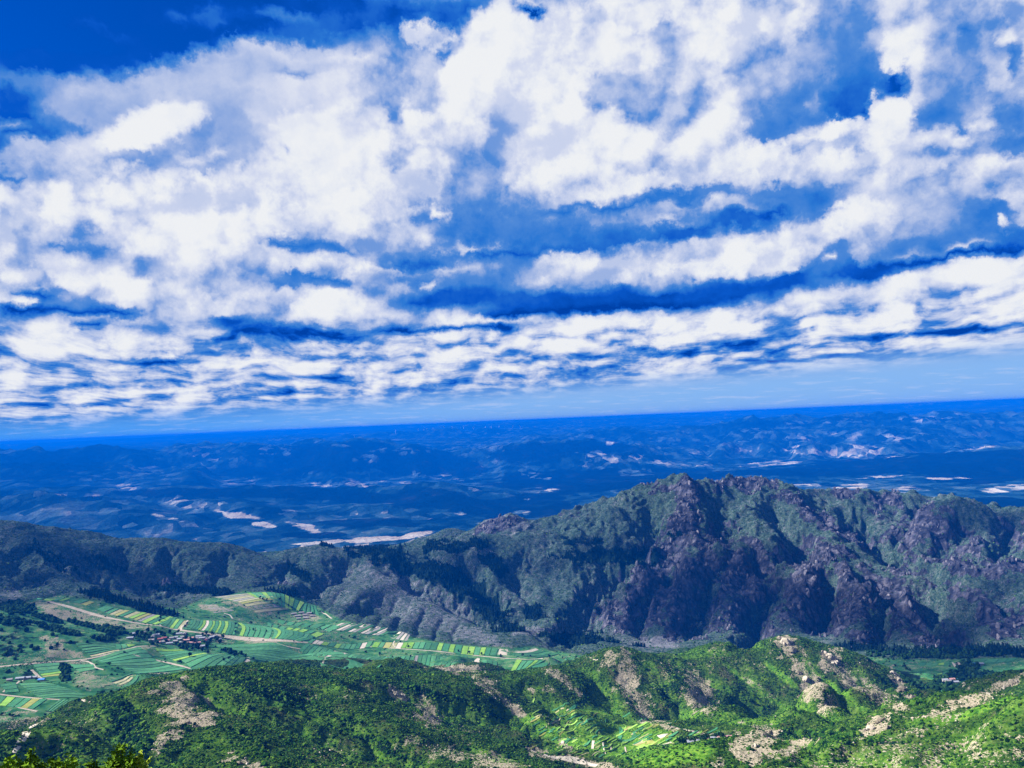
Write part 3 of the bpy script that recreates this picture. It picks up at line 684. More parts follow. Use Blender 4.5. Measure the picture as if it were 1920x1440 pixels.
for pts, dz, wd in CARVE:
    if pts[0][1] >= 1200: dz *= 1.55; wd *= 1.2
    if pts[0][1] < 1200:
        dz *= 2.5 if pts[0][0] > 1080 else 2.0; wd *= 1.3
    W = _h1[_k:_k + len(pts)]; _k += len(pts)
    pd = np.hypot(W[:, 0], W[:, 1]); i0, i1 = np.searchsorted(dd, pd.min() - wd * 3), np.searchsorted(dd, pd.max() + wd * 3)
    sl = slice(i0, i1)
    X = GX[sl] + fbm(GX[sl] / 60, GY[sl] / 60, 4, .6, 70) * wd * 1.1; Y = GY[sl] + fbm(GX[sl] / 60, GY[sl] / 60, 4, .6, 72) * wd * 1.1
    best = np.full(X.shape, 1e9); tt = np.zeros(X.shape)
    for i in range(len(W) - 1):
        a, b = W[i], W[i + 1]; dx, dy = b[0] - a[0], b[1] - a[1]; L2 = dx * dx + dy * dy + 1e-6
        t = np.clip(((X - a[0]) * dx + (Y - a[1]) * dy) / L2, 0, 1)
        d = np.hypot(X - a[0] - t * dx, Y - a[1] - t * dy)
        m = d < best; best = np.where(m, d, best); tt = np.where(m, (i + t) / (len(W) - 1), tt)
    k = np.clip(1 - best / (wd * 1.6), 0, 1); k = k * k * (1.6 - .6 * k)
    GZ[sl] += dz * k * smooth(0, .22, tt) * smooth(1.15, .8, tt)
    GULLY[sl] = np.maximum(GULLY[sl], smooth(wd * 1.15, wd * .35, best))

GZ = np.where(DG > 4500, np.minimum(GZ, np.where(DG > 30000, 24, -25)), GZ)
# ------------------------------------------------------------------ what grows or lies where, with some light and shade painted in
GPX, GPY = project(GX, GY, GZ)
# which ground the eye reaches (with a margin, so that a step aside shows no gap)
_sl = GZ / DG
_hm = np.maximum.accumulate(_sl, axis=0)
SEEN = (_sl >= np.vstack([_sl[:1], _hm[:-1]]) - .02)


def paint(strokes, d0, d1, base=0.0, jag=1.0, jscale=60.0):
    """strokes: (x, y, rx, ry, turn, value) in pixels of the photograph, kept on ground between d0 and d1 metres"""
    i0, i1 = np.searchsorted(dd, d0), np.searchsorted(dd, d1)
    out = np.zeros(GX.shape)
    sl = slice(i0, i1)
    sc = DG[sl] * jscale / 1450 * 1.0
    nx = fbm(GX[sl] / sc.mean(), GY[sl] / sc.mean(), 4, .6, 80); ny = fbm(GX[sl] / sc.mean(), GY[sl] / sc.mean(), 4, .6, 85)
    px = GPX[sl]; py = GPY[sl]
    o = np.full(px.shape, float(base))
    for (cx, cy, rx, ry, rot, v) in strokes:
        c, s_ = math.cos(R(rot)), math.sin(R(rot))
        m = min(rx, ry)
        dx = px - cx; dy = py - cy
        a = (dx * c + dy * s_) / rx; b = (-dx * s_ + dy * c) / ry
        r = np.sqrt(a * a + b * b) + (nx * .9 + ny * .5) * jag
        k = smooth(1.15, .75, r)
        o = np.maximum(o * (1 - k), o * (1 - k) + v * k) if v > 0 else o * (1 - k)
    out[sl] = o
    return out


def merge(*a):
    r = a[0]
    for q in a[1:]: r = np.maximum(r, q)
    return r


BARE_NEAR = [
 (335, 1322, 50, 34, 60, .9), (372, 1350, 44, 14, -8, 1), (300, 1395, 10, 34, 15, .9), (330, 1370, 18, 14, 0, .9), (25, 1352, 60, 14, 0, .6), (75, 1395, 40, 10, 30, .3), (150, 1370, 60, 30, 0, .25), (460, 1432, 44, 12, 10, .9),
 (742, 1302, 32, 10, 15, .8), (803, 1340, 18, 44, -25, .9), (900, 1272, 40, 10, 20, .5), (935, 1300, 60, 10, 38, .75), (862, 1253, 46, 8, 0, 1), (1042, 1264, 42, 9, 38, .8), (1025, 1293, 14, 6, 0, .6),
 (1150, 1232, 30, 14, -30, .8), (1178, 1275, 22, 56, -12, .95), (1205, 1325, 18, 34, -25, .8), (1235, 1352, 26, 8, 30, .9), (870, 1418, 100, 20, 14, .75), (790, 1392, 30, 10, 20, .5), (978, 1337, 14, 5, 20, 1),
 (1010, 1407, 26, 5, 12, 1), (1050, 1422, 44, 5, 8, .9), (1110, 1432, 60, 7, 14, .9), (1055, 1394, 9, 9, 0, 1), (1070, 1407, 9, 7, 0, .8), (1000, 1295, 12, 5, 20, .7),
 (1310, 1296, 26, 46, -28, .85), (1335, 1330, 10, 10, 0, .6), (1475, 1210, 22, 24, 20, .95), (1416, 1192, 10, 8, 0, .9), (1350, 1226, 20, 20, 0, .35), (1500, 1258, 22, 26, 0, .85), (1520, 1290, 34, 24, 40, .9), (1550, 1322, 22, 20, 30, .75),
 (1560, 1238, 20, 22, 20, .95), (1590, 1268, 36, 16, 40, .8), (1640, 1300, 60, 14, 32, .75), (1690, 1325, 24, 8, 20, .6), (1684, 1280, 10, 30, -28, .85), (1625, 1245, 30, 10, 20, .4), (1412, 1280, 30, 8, 35, .5), (1450, 1310, 20, 8, 30, .3),
 (1395, 1405, 60, 30, -32, .9), (1440, 1385, 24, 20, 0, .9), (1485, 1405, 42, 12, -25, .85), (1645, 1358, 42, 14, -28, .95), (1720, 1372, 34, 14, -10, .6), (1790, 1365, 50, 12, 0, .5), (1830, 1310, 80, 18, -20, .8), (1890, 1283, 24, 10, -25, 1),
 (1560, 1425, 80, 14, 0, .5), (1620, 1415, 140, 22, -8, .45), (1760, 1410, 110, 26, -12, .5), (1860, 1425, 70, 22, 0, .5), (1700, 1435, 120, 14, 0, .5), (1000, 1250, 30, 6, 0, .2), (660, 1300, 40, 14, 0, .25), (860, 1380, 60, 20, 0, .2), (1240, 1260, 40, 24, 0, .3), (1380, 1250, 60, 20, 0, .25), (620, 1410, 40, 30, 0, .2), (560, 1300, 40, 12, 10, .2),
]
LUSH_NEAR = [
 (560, 1330, 200, 14, 22, .6), (560, 1372, 130, 12, 20, .5), (1030, 1370, 90, 14, 26, 1), (860, 1318, 60, 8, 22, .6), (1200, 1390, 120, 40, 10, .8), (1120, 1350, 80, 24, 10, .6), (1400, 1275, 60, 6, 35, 1), (1440, 1308, 60, 7, 30, .8), (1470, 1270, 50, 6, 38, 1), (1560, 1285, 60, 6, 36, .9),
 (1600, 1320, 50, 6, 28, .7), (1290, 1225, 40, 10, 0, .5), (1330, 1225, 40, 8, 0, .5), (1350, 1345, 120, 12, 5, .8), (1230, 1405, 120, 30, 5, .9), (1760, 1350, 60, 12, -10, .6), (1840, 1330, 70, 8, -20, .8), (1560, 1395, 100, 8, -4, .6), (1640, 1400, 160, 30, -6, .3), (1850, 1390, 100, 40, -20, .25), (1100, 1260, 20, 8, 0, .6),
 (330, 1280, 50, 6, -10, .4), (220, 1315, 60, 4, -33, .8), (930, 1420, 60, 10, 20, .7), (1020, 1300, 40, 8, 30, .4), (660, 1360, 60, 8, 20, .4), (430, 1390, 80, 20, 0, .35), (60, 1335, 60, 8, 5, .7),
]
DARK_NEAR = [(228, 1335, 60, 24, 40, 1), (255, 1388, 34, 30, 50, 1), (120, 1410, 60, 20, 0, .6), (480, 1290, 120, 12, 22, .9), (600, 1330, 90, 8, 24, .8), (800, 1298, 70, 7, 20, 1), (900, 1330, 70, 7, 24, .8), (720, 1400, 80, 12, 24, .7), (560, 1270, 100, 10, 8, .5), (1250, 1290, 22, 40, -30, .6), (1380, 1300, 30, 14, 30, .5), (1530, 1378, 80, 8, 0, 1), (1490, 1370, 30, 8, 10, .8), (1700, 1260, 40, 10, 20, .8), (1720, 1310, 20, 20, 0, .8),  # dark growth; the lower-left strokes stand in for shade on the slope
 (1640, 1392, 80, 5, 0, .7), (20, 1400, 50, 24, 0, .5), (700, 1270, 50, 10, 0, .5), (1590, 1250, 14, 20, 0, .6)]
SCRUB_BARE_MID = [  # pale stony slopes of the middle hills
 (760, 1120, 150, 50, 24, .62), (650, 1110, 60, 34, 0, .5), (860, 1180, 90, 16, 20, .7), (800, 990, 60, 10, -14, .9), (740, 1012, 60, 9, -10, .95), (950, 985, 50, 18, -10, .8), (930, 974, 40, 10, -20, .8), (900, 1035, 30, 22, 30, .5),
 (970, 1120, 40, 18, 0, .45), (870, 1110, 20, 8, 0, .6), (1160, 1180, 60, 24, 20, .5), (1010, 1185, 46, 10, 0, .8), (1240, 1205, 46, 14, 0, .9), (1150, 1130, 40, 40, 0, .5), (220, 1122, 100, 8, 10, .3), (330, 1112, 50, 8, 8, .5), (320, 1050, 20, 20, 0, .3), (20, 1112, 24, 12, 0, .7),
 (540, 1090, 16, 8, 0, .5), (1190, 1020, 40, 14, 20, .35), (1215, 1015, 14, 10, 0, .5), (1120, 1060, 60, 14, -20, .3), (250, 1010, 20, 6, 0, .4), (480, 1070, 40, 14, -20, .3), (60, 1080, 60, 10, 10, .2),
]
ROCK = [
 (1285, 925, 34, 34, 20, .9), (1290, 985, 40, 34, 20, .95), (1400, 905, 50, 16, 0, .9), (1440, 915, 40, 16, 20, .8), (1330, 915, 30, 12, 0, .8), (1240, 920, 20, 14, 0, .7), (1310, 1050, 90, 60, 10, 1), (1400, 1070, 70, 60, 40, .9), (1240, 1090, 60, 60, -30, .9), (1170, 1150, 50, 40, -40, .8),
 (1270, 1150, 60, 50, 0, .8), (1350, 1150, 50, 40, 0, .6), (1530, 1060, 60, 50, 0, 1), (1600, 1100, 70, 46, 40, 1), (1500, 1110, 50, 50, 0, .85), (1560, 1150, 70, 50, 0, .8), (1680, 1130, 80, 40, 35, .8), (1740, 1180, 80, 30, 25, .75), (1520, 965, 40, 14, 38, .9), (1560, 985, 40, 12, 35, .9), (1610, 1010, 40, 12, 30, .6),
 (1475, 930, 30, 12, 20, .7), (1590, 925, 30, 10, 0, .8), (1670, 932, 20, 12, 0, .9), (1720, 985, 60, 34, -30, .9), (1790, 1010, 60, 34, 20, .8), (1760, 1040, 60, 16, 0, .6), (1890, 1065, 50, 24, 10, 1), (1800, 1062, 50, 14, 20, .8), (1880, 1160, 60, 34, 20, .9), (1820, 1110, 60, 16, 10, .5), (1900, 1010, 40, 30, 0, .5), (1640, 950, 14, 26, -10, .7), (1450, 1180, 50, 24, 0, .6), (1620, 1190, 50, 24, 0, .7), (1680, 1000, 20, 20, 0, .5),
 (930, 985, 40, 14, -15, .7), (1340, 1000, 30, 20, 0, .9), (1080, 965, 30, 8, -10, .4), (1210, 905, 20, 8, 0, .6), (1250, 1030, 50, 20, 0, .5), (310, 1093, 14, 7, 0, .6), (540, 1095, 14, 7, 0, .6), (1700, 1080, 50, 20, 20, .6),
]
FOREST = [
 (760, 1060, 80, 16, 18, .9), (840, 1085, 90, 20, 26, 1), (700, 1035, 50, 12, 0, .8), (860, 1025, 60, 14, 0, .8), (910, 1135, 60, 26, 42, 1), (950, 1175, 40, 18, 40, 1), (930, 1060, 40, 14, 30, .7), (1150, 1045, 90, 18, 0, .9), (1080, 1015, 60, 8, 0, .5), (640, 1020, 40, 6, 0, .7), (560, 1075, 34, 10, 30, .8),
 (330, 1104, 60, 7, 4, .9), (400, 1110, 40, 6, 6, .8), (1240, 1002, 60, 8, 0, .4), (230, 1128, 100, 7, 14, .8), (300, 1150, 60, 6, 14, .6), (1080, 1200, 90, 12, 4, .8), (1150, 1215, 80, 10, 4, .8), (1000, 1150, 20, 20, 0, .6), (1090, 1140, 60, 20, -20, .4), (540, 1112, 50, 5, 5, .7), (1500, 1050, 30, 20, 0, .3),
 (1750, 1222, 120, 8, 0, 1), (1860, 1222, 80, 10, 0, 1), (1610, 1215, 60, 8, 0, .7), (1750, 985, 1, 1, 0, 0),
 (750, 1200, 90, 5, 6, .6), (200, 1060, 50, 12, 20, .5), (100, 1050, 60, 14, 30, .5),
]
VAL_FOREST = [(35, 1140, 36, 11, 4, 1), (15, 1165, 40, 8, 8, .9), (80, 1158, 36, 5, 16, .9), (150, 1170, 44, 4, 12, .9), (205, 1182, 34, 8, 10, 1), (110, 1182, 50, 5, 14, .9), (195, 1198, 24, 4, 5, .8), (140, 1205, 24, 4, 0, .5), (25, 1206, 60, 26, 6, .47), (95, 1212, 24, 12, 10, .4), (60, 1182, 60, 8, 8, .45), (95, 1215, 20, 14, 0, .5), (120, 1262, 12, 16, 0, .8), (40, 1262, 30, 6, 0, .4),
 (1765, 1228, 120, 7, 0, 1), (1810, 1250, 22, 9, 0, 1), (1850, 1270, 60, 10, 0, .9), (1750, 1290, 60, 8, 12, .9), (1800, 1265, 40, 12, -20, .9), (1850, 1290, 50, 14, 0, .9), (1760, 1275, 14, 14, 0, .8), (1810, 1300, 40, 14, 0, .8), (350, 1212, 60, 5, 4, .4), (430, 1222, 20, 4, 20, .6), (470, 1230, 30, 3, 12, .6), (575, 1255, 40, 4, 5, .6)]
VAL_BARE = [(75, 1133, 50, 4, 4, .6), (120, 1150, 60, 12, 18, .95), (180, 1162, 70, 9, 12, .8), (250, 1175, 40, 7, 8, .7), (105, 1215, 30, 18, 40, .9), (125, 1228, 44, 8, 0, .8), (75, 1236, 40, 6, 0, .6), (150, 1242, 30, 4, 0, .8), (160, 1272, 24, 22, 10, .7), (200, 1280, 50, 12, 0, .6), (380, 1200, 60, 4, 4, .5), (430, 1200, 60, 3, 3, .6), (490, 1203, 40, 4, 0, .9), (400, 1140, 30, 7, 6, .9), (470, 1133, 60, 10, 6, .7), (500, 1150, 40, 6, 5, .6), (540, 1155, 40, 6, 0, .5), (60, 1340, 50, 6, 6, .6), (585, 1157, 18, 8, 0, .8), (450, 1118, 20, 3, 0, .7),
 (350, 1235, 40, 2, 18, .7), (260, 1216, 30, 3, -8, .8), (210, 1226, 40, 2, -10, .6), (120, 1140, 20, 3, 0, .4), (240, 1185, 20, 4, 0, .3), (1130, 1236, 80, 3, 2, .4), (690, 1195, 30, 3, 20, .5)]
PALE_FAR = [  # pale soil; the weaker strokes paint sunlit slopes
 (442, 965, 56, 6, 9, 1.4), (490, 983, 26, 5, 8, 1.3), (572, 988, 30, 7, 14, 1.2), (297, 967, 14, 3, 10, 1), (332, 975, 20, 3, 8, 1), (345, 943, 60, 10, 4, .5), (395, 950, 22, 6, 10, .6), (540, 962, 20, 7, 0, .5), (600, 1018, 52, 3, -3, 1.5), (570, 1025, 30, 2, 0, .7), (490, 1036, 14, 3, 0, .9), (610, 908, 34, 4, 0, .8), (238, 913, 20, 6, 10, .6),
 (118, 928, 12, 4, 0, .6), (172, 930, 16, 5, 0, .7), (60, 965, 50, 6, 0, .3), (250, 1008, 20, 3, 0, .6), (380, 1010, 24, 4, 0, .6), (710, 1012, 80, 5, -3, 1.6), (780, 1001, 30, 4, -8, 1.3), (690, 1024, 60, 6, -6, .8), (665, 905, 60, 6, 0, .55), (680, 913, 14, 3, 0, .9), (887, 918, 16, 3, 14, .9), (1032, 919, 16, 2, -6, 1), (988, 936, 8, 2, 0, .8),
 (862, 964, 12, 2, 0, .8), (822, 972, 30, 3, -8, .5), (700, 962, 34, 5, -6, .6), (765, 905, 20, 3, 0, .6), (1150, 860, 50, 9, 6, .55), (1190, 860, 22, 8, 0, .6), (1148, 831, 14, 3, 0, .8), (1110, 872, 30, 6, 0, .4), (1245, 868, 44, 5, 4, .5), (975, 962, 26, 5, 0, .4), (908, 982, 16, 4, 0, .7), (690, 858, 26, 7, 0, .35), (820, 895, 60, 5, 4, .3), (990, 888, 40, 6, 8, .3), (1190, 885, 40, 6, 0, .25),
 (1520, 910, 44, 3, 0, .75), (1600, 912, 36, 5, -3, .8), (1655, 894, 50, 2, -4, 1), (1785, 897, 42, 2, 0, 1), (1890, 916, 46, 7, -4, 1), (1700, 915, 26, 5, 0, .6), (1505, 921, 12, 2, 0, 1), (1560, 848, 110, 9, 3, .75), (1620, 842, 40, 8, 0, .8), (1395, 843, 34, 6, -8, .7), (1430, 870, 44, 5, -6, .7), (1480, 868, 24, 3, -6, .8), (1835, 840, 30, 3, -8, .8), (1500, 820, 60, 10, 0, .35), (1590, 815, 34, 10, 0, .4), (1700, 820, 60, 12, 0, .4),
 (1310, 848, 20, 4, 0, .6), (1310, 872, 30, 3, 0, .5), (1740, 785, 50, 7, 0, .4), (1560, 792, 80, 4, 0, .25), (1660, 930, 70, 3, 0, .6), (1740, 933, 60, 2, 0, .7), (520, 845, 34, 8, 0, .3), (380, 855, 40, 9, 12, .4), (280, 882, 40, 8, 0, .3), (235, 888, 20, 6, 0, .35), (450, 903, 60, 6, 0, .4), (900, 812, 60, 3, 0, .15), (760, 845, 60, 6, 0, .2), (900, 838, 40, 6, 0, .2), (1420, 815, 60, 10, 0, .2), (100, 975, 60, 14, 0, .2), (200, 960, 60, 14, 0, .25), (300, 990, 80, 16, 0, .25),
]
DARK_FAR = [  # cloud shade painted on the far land, along with dark woods
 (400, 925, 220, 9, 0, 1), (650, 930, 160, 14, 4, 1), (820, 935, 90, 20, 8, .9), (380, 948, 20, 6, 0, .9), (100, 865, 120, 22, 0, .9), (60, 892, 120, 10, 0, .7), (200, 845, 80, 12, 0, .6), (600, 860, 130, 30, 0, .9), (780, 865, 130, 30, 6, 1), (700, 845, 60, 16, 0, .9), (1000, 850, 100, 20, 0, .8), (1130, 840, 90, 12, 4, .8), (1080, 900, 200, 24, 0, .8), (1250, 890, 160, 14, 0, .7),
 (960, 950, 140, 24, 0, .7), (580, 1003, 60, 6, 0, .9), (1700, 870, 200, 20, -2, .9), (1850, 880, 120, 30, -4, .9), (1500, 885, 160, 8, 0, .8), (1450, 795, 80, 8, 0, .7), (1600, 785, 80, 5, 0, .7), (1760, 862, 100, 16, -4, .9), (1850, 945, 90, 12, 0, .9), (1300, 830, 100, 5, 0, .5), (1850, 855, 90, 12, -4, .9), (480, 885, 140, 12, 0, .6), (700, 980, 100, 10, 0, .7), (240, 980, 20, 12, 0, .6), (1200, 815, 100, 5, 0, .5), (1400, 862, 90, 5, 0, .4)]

bare_n = paint(BARE_NEAR, 400, 1950, 0, 1.7, 30)
lush_n = paint(LUSH_NEAR, 400, 1600, 0, .8, 40)
dark_n = paint(DARK_NEAR, 400, 1800, 0, .8, 30)
bare_m = np.maximum(paint(SCRUB_BARE_MID, 1640, 4200, 0, .9, 34), 0)
bare_m = merge(bare_m, (.22 + .45 * fbm(GX / 130, GY / 130, 4, .6, 61)).clip(0, 1) * (DG > 1640) * (DG < 4300))
rock_m = paint(ROCK, 2040, 4200, 0, 1.2, 30)
rock_m = rock_m * (1 - .85 * GULLY)
forest_m = paint(FOREST, 1960, 3600, 0, 1.2, 26)
vforest = paint(VAL_FOREST, 1350, 2250, 0, .8, 22)
lush_n = merge(lush_n, .55 * GULLY * (DG < 1640))
vbare = paint(VAL_BARE, 1300, 2300, 0, .7, 18)
pale_f = paint(PALE_FAR, 3900, 45000, 0, .8, 26)
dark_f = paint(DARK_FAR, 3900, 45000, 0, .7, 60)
_fl = np.interp(GPX, [-200, 0, 60, 110, 230, 330, 380, 460, 560, 600, 640, 700, 780, 860, 960, 1000, 1060, 1140, 1200, 1500, 1640, 1700, 1920, 2200], [1130, 1140, 1124, 1116, 1130, 1142, 1124, 1108, 1118, 1140, 1162, 1176, 1196, 1210, 1214, 1212, 1224, 1236, 1236, 1236, 1234, 1236, 1234, 1234])
_fl = _fl + fbm(GX / 40, GY / 40, 3, .6, 66) * 3
knoll = smooth(0, 10, GR) * (GPX < 175) * (DG > 1550) * smooth(1206, 1200, GPY - (GPX - 60) * .3) * (GPY > 1165)
BOWL = paint([(1190, 1385, 190, 28, 10, 1), (1120, 1348, 110, 18, 12, .8), (1180, 1415, 130, 22, 10, 1), (1010, 1345, 50, 12, 20, .6), (1360, 1372, 70, 12, 6, .7), (1350, 1400, 60, 14, 6, .8)], 900, 1500, 0, .6, 30)
farm = smooth(-3, 3, GPY - _fl) * (DG > 1290) * (DG < 2400) * smooth(14, 4, np.where(DG < 1640, GR, 0))
MIDK = smooth(3, -3, GPY - _fl) * (DG > 1560) * (DG < 4400) + (DG >= 4400) * 1.0

steep = np.hypot(*np.gradient(GZ)[::-1])
# slope from the grid itself
_dzr = np.gradient(GZ, axis=0) / np.maximum(np.gradient(DG, axis=0), .01)
_dza = np.gradient(GZ, axis=1) / np.maximum(DG * (2 * AZF / (NA - 1)), .01)
SLOPE = np.hypot(_dzr, _dza)

COV1 = np.stack([rock_m, merge(bare_n, bare_m, vbare), merge(forest_m, vforest, dark_n * .8), lush_n], -1)
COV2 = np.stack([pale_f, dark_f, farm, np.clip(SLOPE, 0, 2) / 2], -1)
COV3 = np.stack([MIDK, farm, farm, farm], -1)


# ------------------------------------------------------------------ materials of the land
def new_mat(name, rough=.9, spec=.2):
    m = bpy.data.materials.new(name); m.use_nodes = True
    b = m.node_tree.nodes['Principled BSDF']
    b.inputs['Roughness'].default_value = rough
    b.inputs['Specular IOR Level'].default_value = spec
    return m, NT(m.node_tree), b


def land_material():
    m, T, b = new_mat('land', .95, .08)
    g = T.n('ShaderNodeNewGeometry'); P = g.outputs['Position']
    a1 = T.n('ShaderNodeAttribute', attribute_name='cov1'); a2 = T.n('ShaderNodeAttribute', attribute_name='cov2')
    rock, bare, forest = T.sep(a1.outputs['Vector']); lush = a1.outputs['Alpha']
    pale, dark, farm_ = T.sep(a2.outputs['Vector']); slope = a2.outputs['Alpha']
    d = T.v('LENGTH', P)
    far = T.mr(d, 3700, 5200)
    midk = T.sep(T.n('ShaderNodeAttribute', attribute_name='cov3').outputs['Vector'])[0]
    # scrub of the near and middle slopes
    n_s = T.noise(P, .22, 4, .65)            # shrubs of a few metres
    n_m = T.noise(P, .035, 4, .6)
    n_l = T.noise(P, .006, 3, .55)
    shr = T.voro(P, .20, 'F1', 1.0)
    shrub = T.ramp(n_s, [(.36, (.006, .018, .004)), (.50, (.022, .052, .010)), (.64, (.055, .105, .018))])
    grass = T.ramp(n_s, [(.38, (.014, .044, .007)), (.52, (.045, .105, .012)), (.66, (.11, .18, .025))])
    dry = T.ramp(n_m, [(.35, (.035, .045, .018)), (.6, (.17, .14, .085))])
    col = T.mix(T.mr(T.m('ADD', T.m('MULTIPLY', n_m, .6), T.m('MULTIPLY', n_l, .4)), .44, .60), shrub, grass)
    col = T.mix(T.m('MULTIPLY', T.mr(T.noise(P, .02, 5, .65), .52, .66), .5), col, dry)
    # middle hills: thinner, greyer scrub with stones between
    ms = T.ramp(n_s, [(.36, (.006, .019, .016)), (.48, (.026, .058, .048)), (.58, (.078, .118, .102)), (.70, (.21, .235, .23))])
    ms2 = T.ramp(T.noise(P, .09, 5, .6), [(.36, (.008, .023, .017)), (.5, (.034, .070, .048)), (.66, (.10, .14, .10))])
    ms = T.mix(.5, ms, ms2)
    col = T.mix(midk, col, ms)
    col = T.mix(T.m('MULTIPLY', lush, T.m('SUBTRACT', 1.0, midk)), col, T.ramp(n_s, [(.34, (.025, .095, .010)), (.5, (.085, .22, .018)), (.66, (.20, .33, .04))]))
    # farmland between the plots
    fm = T.ramp(T.noise(P, .05, 4, .6), [(.35, (.018, .085, .034)), (.5, (.045, .17, .06)), (.62, (.10, .22, .08)), (.74, (.24, .27, .16))])
    col = T.mix(farm_, col, fm)
    # bare stony ground, speckled with bushes
    speck = T.m('ADD', T.m('MULTIPLY', T.noise(P, .45, 4, .7), .65), T.m('MULTIPLY', T.noise(P, .07, 3, .6), .35))
    stone = T.ramp(T.noise(P, .8, 4, .7), [(.3, (.15, .135, .085)), (.5, (.33, .285, .205)), (.72, (.52, .46, .36))])
    stonem = T.ramp(T.noise(P, .3, 5, .7), [(.3, (.07, .08, .10)), (.5, (.17, .175, .20)), (.7, (.34, .33, .35))])
    stone = T.mix(midk, stone, stonem)
    kb = T.m('MULTIPLY', T.mr(T.m('ADD', T.m('MULTIPLY', bare, .33), T.m('MULTIPLY', T.m('SUBTRACT', speck, .5), 1.9)), .20, .27), T.m('GREATER_THAN', bare, .04))
    col = T.mix(kb, col, stone)
    # rock of the massif: blocky, cracked, rosy grey
    wp = T.v('ADD', P, T.v('SCALE', T.noise(P, .03, 3, .6, col=True), scale=30.0))
    cr = T.voro(T.v('MULTIPLY', wp, (1, 1, .45)), .028, 'DISTANCE_TO_EDGE', 1.0, detail=3.0)
    rk = T.ramp(T.noise(P, .05, 6, .7), [(.3, (.016, .020, .036)), (.5, (.075, .078, .110)), (.7, (.22, .205, .24))])
    rk = T.mix(T.m('MULTIPLY', T.mr(cr, .14, .0), .8), rk, (.008, .012, .02, 1))
    kr = T.m('ADD', rock, T.m('MULTIPLY', T.m('SUBTRACT', T.noise(P, .022, 6, .7), .5), 2.4))
    kr = T.m('ADD', kr, T.m('MULTIPLY', T.m('SUBTRACT', slope, .3), .7))
    kr = T.m('MULTIPLY', T.mr(kr, .42, .60), T.m('GREATER_THAN', rock, .02))
    col = T.mix(kr, col, rk)
    # woods; some near shade is coloured in here as dark growth
    wd = T.ramp(T.noise(P, .12, 4, .7), [(.35, (.003, .010, .008)), (.65, (.010, .026, .016))])
    kf = T.mr(T.m('ADD', forest, T.m('MULTIPLY', T.m('SUBTRACT', T.noise(P, .03, 5, .7), .5), 1.6)), .45, .6)
    kf = T.m('MULTIPLY', kf, T.m('GREATER_THAN', forest, .02))
    col = T.mix(kf, col, wd)
    # far country: woods, pasture, ploughland, with sunlit and cloud-shaded stretches coloured in
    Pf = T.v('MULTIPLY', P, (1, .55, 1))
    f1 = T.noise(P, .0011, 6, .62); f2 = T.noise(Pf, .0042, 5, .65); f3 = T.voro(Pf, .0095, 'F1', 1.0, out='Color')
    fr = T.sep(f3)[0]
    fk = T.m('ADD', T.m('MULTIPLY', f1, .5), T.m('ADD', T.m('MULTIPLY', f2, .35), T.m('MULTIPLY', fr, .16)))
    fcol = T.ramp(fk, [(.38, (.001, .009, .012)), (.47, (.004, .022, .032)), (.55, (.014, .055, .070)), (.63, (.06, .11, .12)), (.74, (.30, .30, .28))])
    fcol = T.mix(T.m('MULTIPLY', T.mr(T.m('ADD', dark, T.m('MULTIPLY', T.m('SUBTRACT', f2, .5), 1.0)), .3, .7), .93), fcol, (.001, .006, .010, 1))  # one dark colour for woods and for painted cloud shade
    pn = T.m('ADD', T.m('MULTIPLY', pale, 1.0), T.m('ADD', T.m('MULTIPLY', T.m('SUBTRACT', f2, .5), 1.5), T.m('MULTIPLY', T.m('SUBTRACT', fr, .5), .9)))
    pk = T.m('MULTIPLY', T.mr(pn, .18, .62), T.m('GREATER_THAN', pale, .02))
    fcol = T.mix(pk, fcol, T.ramp(f2, [(.35, (.014, .055, .070)), (.6, (.07, .13, .15))]))  # lighter tone painted where far slopes catch the sun
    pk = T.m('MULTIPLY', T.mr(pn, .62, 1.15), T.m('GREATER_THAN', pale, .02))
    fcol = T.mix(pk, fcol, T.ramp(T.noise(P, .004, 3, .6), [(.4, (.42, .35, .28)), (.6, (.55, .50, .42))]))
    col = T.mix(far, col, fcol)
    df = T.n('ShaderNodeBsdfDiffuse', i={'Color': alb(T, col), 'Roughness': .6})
    m.node_tree.links.new(df.outputs[0], m.node_tree.nodes['Material Output'].inputs['Surface'])
    # fine relief
    h1 = T.m('MULTIPLY', n_s, 2.4)
    h2 = T.m('MULTIPLY', T.noise(P, .06, 5, .65), 7.0)
    h3 = T.m('MULTIPLY', T.m('MULTIPLY', T.mr(cr, .0, .16), kr), 7.0)
    h4 = T.m('MULTIPLY', T.noise(P, .004, 6, .62), T.m('MULTIPLY', far, 110.0))
    hh = T.m('ADD', T.m('ADD', T.m('MULTIPLY', h1, T.m('SUBTRACT', 1.0, farm_)), T.m('MULTIPLY', h2, T.m('MULTIPLY', midk, .8))), T.m('ADD', h3, h4))
    bp = T.n('ShaderNodeBump', i={'Strength': .85, 'Distance': 1.0, 'Height': hh})
    T.set(df.inputs['Normal'], bp.outputs[0])
    return m


M_LAND = land_material()


def grid_mesh(name, V, faces, attrs=None, mat=None, smooth_=True):
    me = bpy.data.meshes.new(name)
    V = np.asarray(V, np.float32); faces = np.asarray(faces, np.int32)
    me.vertices.add(len(V)); me.vertices.foreach_set('co', V.ravel())
    me.loops.add(faces.size); me.loops.foreach_set('vertex_index', faces.ravel())
    me.polygons.add(len(faces)); me.polygons.foreach_set('loop_start', (np.arange(len(faces)) * faces.shape[1]).astype(np.int32))
    me.update()
    if smooth_: me.shade_smooth()
    for nm, A in (attrs or {}).items():
        at_ = me.color_attributes.new(nm, 'FLOAT_COLOR', 'POINT')
        at_.data.foreach_set('color', np.asarray(A, np.float32).ravel())
    if mat: me.materials.append(mat)
    return me


